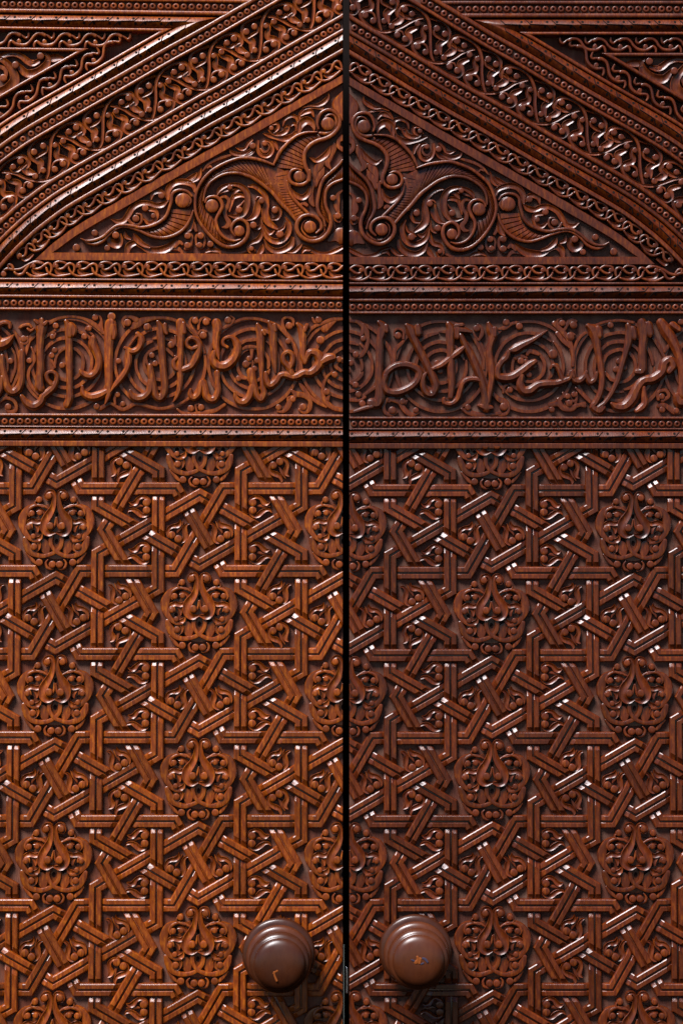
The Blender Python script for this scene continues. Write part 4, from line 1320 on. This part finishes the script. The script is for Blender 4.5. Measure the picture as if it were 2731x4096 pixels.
    for (CX, CYd, even) in centres + [((1 if k == 'L' else -1) * DX, row * HL, True) for row in range(-9, 9) if row % 2 != 0]:
        hol = [(84, 330, 120), (-84, 330, 60)]
        if even:
            hol += [(243, 239, 0), (243, -239, 0), (-243, 239, 180), (-243, -239, 180), (324, 83, 60), (324, -90, -60), (-324, 83, 120), (-324, -90, 240)]
        for hx, hy, dr in hol:
            X, Yd = CX + hx, CYd - hy
            if not inframe(X, Yd, 40):
                continue
            mb = MB()
            c, s_ = math.cos(R(dr)), -math.sin(R(dr))
            fl = -1 if dr in (120, 180, 240) else 1
            for pth, h, pf in SPR_S:
                pts = []
                for p in parse(pth):
                    a, b = (p[0] - 800) / 3.92, (p[1] - 437) / 3.92 * fl
                    pts.append((X + a * c - b * s_, Yd + a * s_ + b * c, p[2] / 3.92))
                stroke(mb, pts, h, pf, step=6)
            for x, y, r_, h in SPR_B:
                a, b = (x - 800) / 3.92, (y - 437) / 3.92 * fl
                ball(mb, X + a * c - b * s_, Yd + a * s_ + b * c, r_ / 3.92, h, seg=12)
            make('leaf_sprig', mb, L['m'], L['root'], lat, clip)

# ------------------------------------------------------------------ knobs
def knob(k, x, y, sx, mark):
    L = LV[k]
    col = [(58, 0), (58, 60), (118, 64), (136, 70), (143, 79), (145, 90), (142, 100), (136, 105), (124, 108), (106, 112)]
    rg = [(104, 108), (110, 122), (119, 132), (127, 142), (130, 152), (128, 163), (122, 170), (110, 174), (100, 176)]
    dm = [(98, 172), (106, 184), (112, 196), (117, 210), (120, 224), (120, 238), (117, 249), (112, 256), (105, 260), (102, 261), (101, 264), (98, 271), (90, 278), (78, 283.5), (62, 287), (44, 289.5), (24, 290.8), (8, 291)]
    mb = MB(); lathe(mb, x, y, col, 72, sx, .05)
    kn = make('door_knob', mb, M['knob'], L['root'])
    mb = MB(); lathe(mb, x, y, rg, 72, sx, .05); make('collar', mb, M['knob'], kn)
    mb = MB(); lathe(mb, x, y, dm, 72, sx, .05); make('dome', mb, M['knob'], kn, sharp=60)
    return kn
kL = knob('L', 1113, 3800, .045, 0)
kR = knob('R', 1655, 3786, .04, 1)
# marks on the knobs: worn chips of bare wood, flat grey-blue spots
Mw = plain('bare_orange_wood', (0.22, 0.055, 0.008), 0.6, spec=0.2)
Mb = plain('grey_blue_tint', (0.045, 0.035, 0.06), 0.6, spec=0.2)
def chip(kn, pts, cx, cy, h, mat, name):
    mb = MB()
    for s_ in pts:
        P = [(cx + p[0], cy + p[1], p[2]) for p in parse(s_)]
        stroke(mb, P, h, 'soft', base=h - 4, step=4)
    make(name, mb, mat, kn)
chip(kL, ['-8,28,5 -4,22,6 6,18,7', '-6,22,5 -4,38,6 4,56,7'], 1110, 3816, 291, Mw, 'worn_mark')
chip(kR, ['-14,10,12 -4,0,14 -8,-12,8', '2,-4,10 -2,12,9'], 1669, 3791, 292.2, Mw, 'worn_mark')
chip(kR, ['12,-6,7 22,-2,9 30,8,7', '-20,4,6 -30,0,5', '6,16,6 14,12,5'], 1669, 3791, 292.0, Mb, 'grey_blue_spot')

# ------------------------------------------------------------------ meeting edges, bolt and the dark backing behind the gap
mb = MB(); box(mb, 1370.6, 1372, -100, YB, -150, 4)
make('edge_strip', mb, M['dark'], leafL, smooth=False)
mb = MB(); box(mb, 1372.3, 1377, 3782, YB, -60, -8)
make('steel_edge_plate', mb, M['metal'], leafL, smooth=False)
mb = MB(); stroke(mb, [(1388, 3880, 12), (1388, 3930, 12), (1388, 3978, 12)], -20, 'round', base=-32)
make('bolt', mb, M['metal'], leafR)
mb = MB(); box(mb, -400, 3200, -400, YB + 120, -420, -400)
o = make('dark_gap_backing', mb, M['dark'], None, smooth=False)  # near-black slab added as backing, so no sky shows through the gap
o['kind'] = 'structure'
print('OBJECTS', len(bpy.data.objects), 'TRIS', sum(len(p.vertices) - 2 for me in bpy.data.meshes for p in me.polygons))
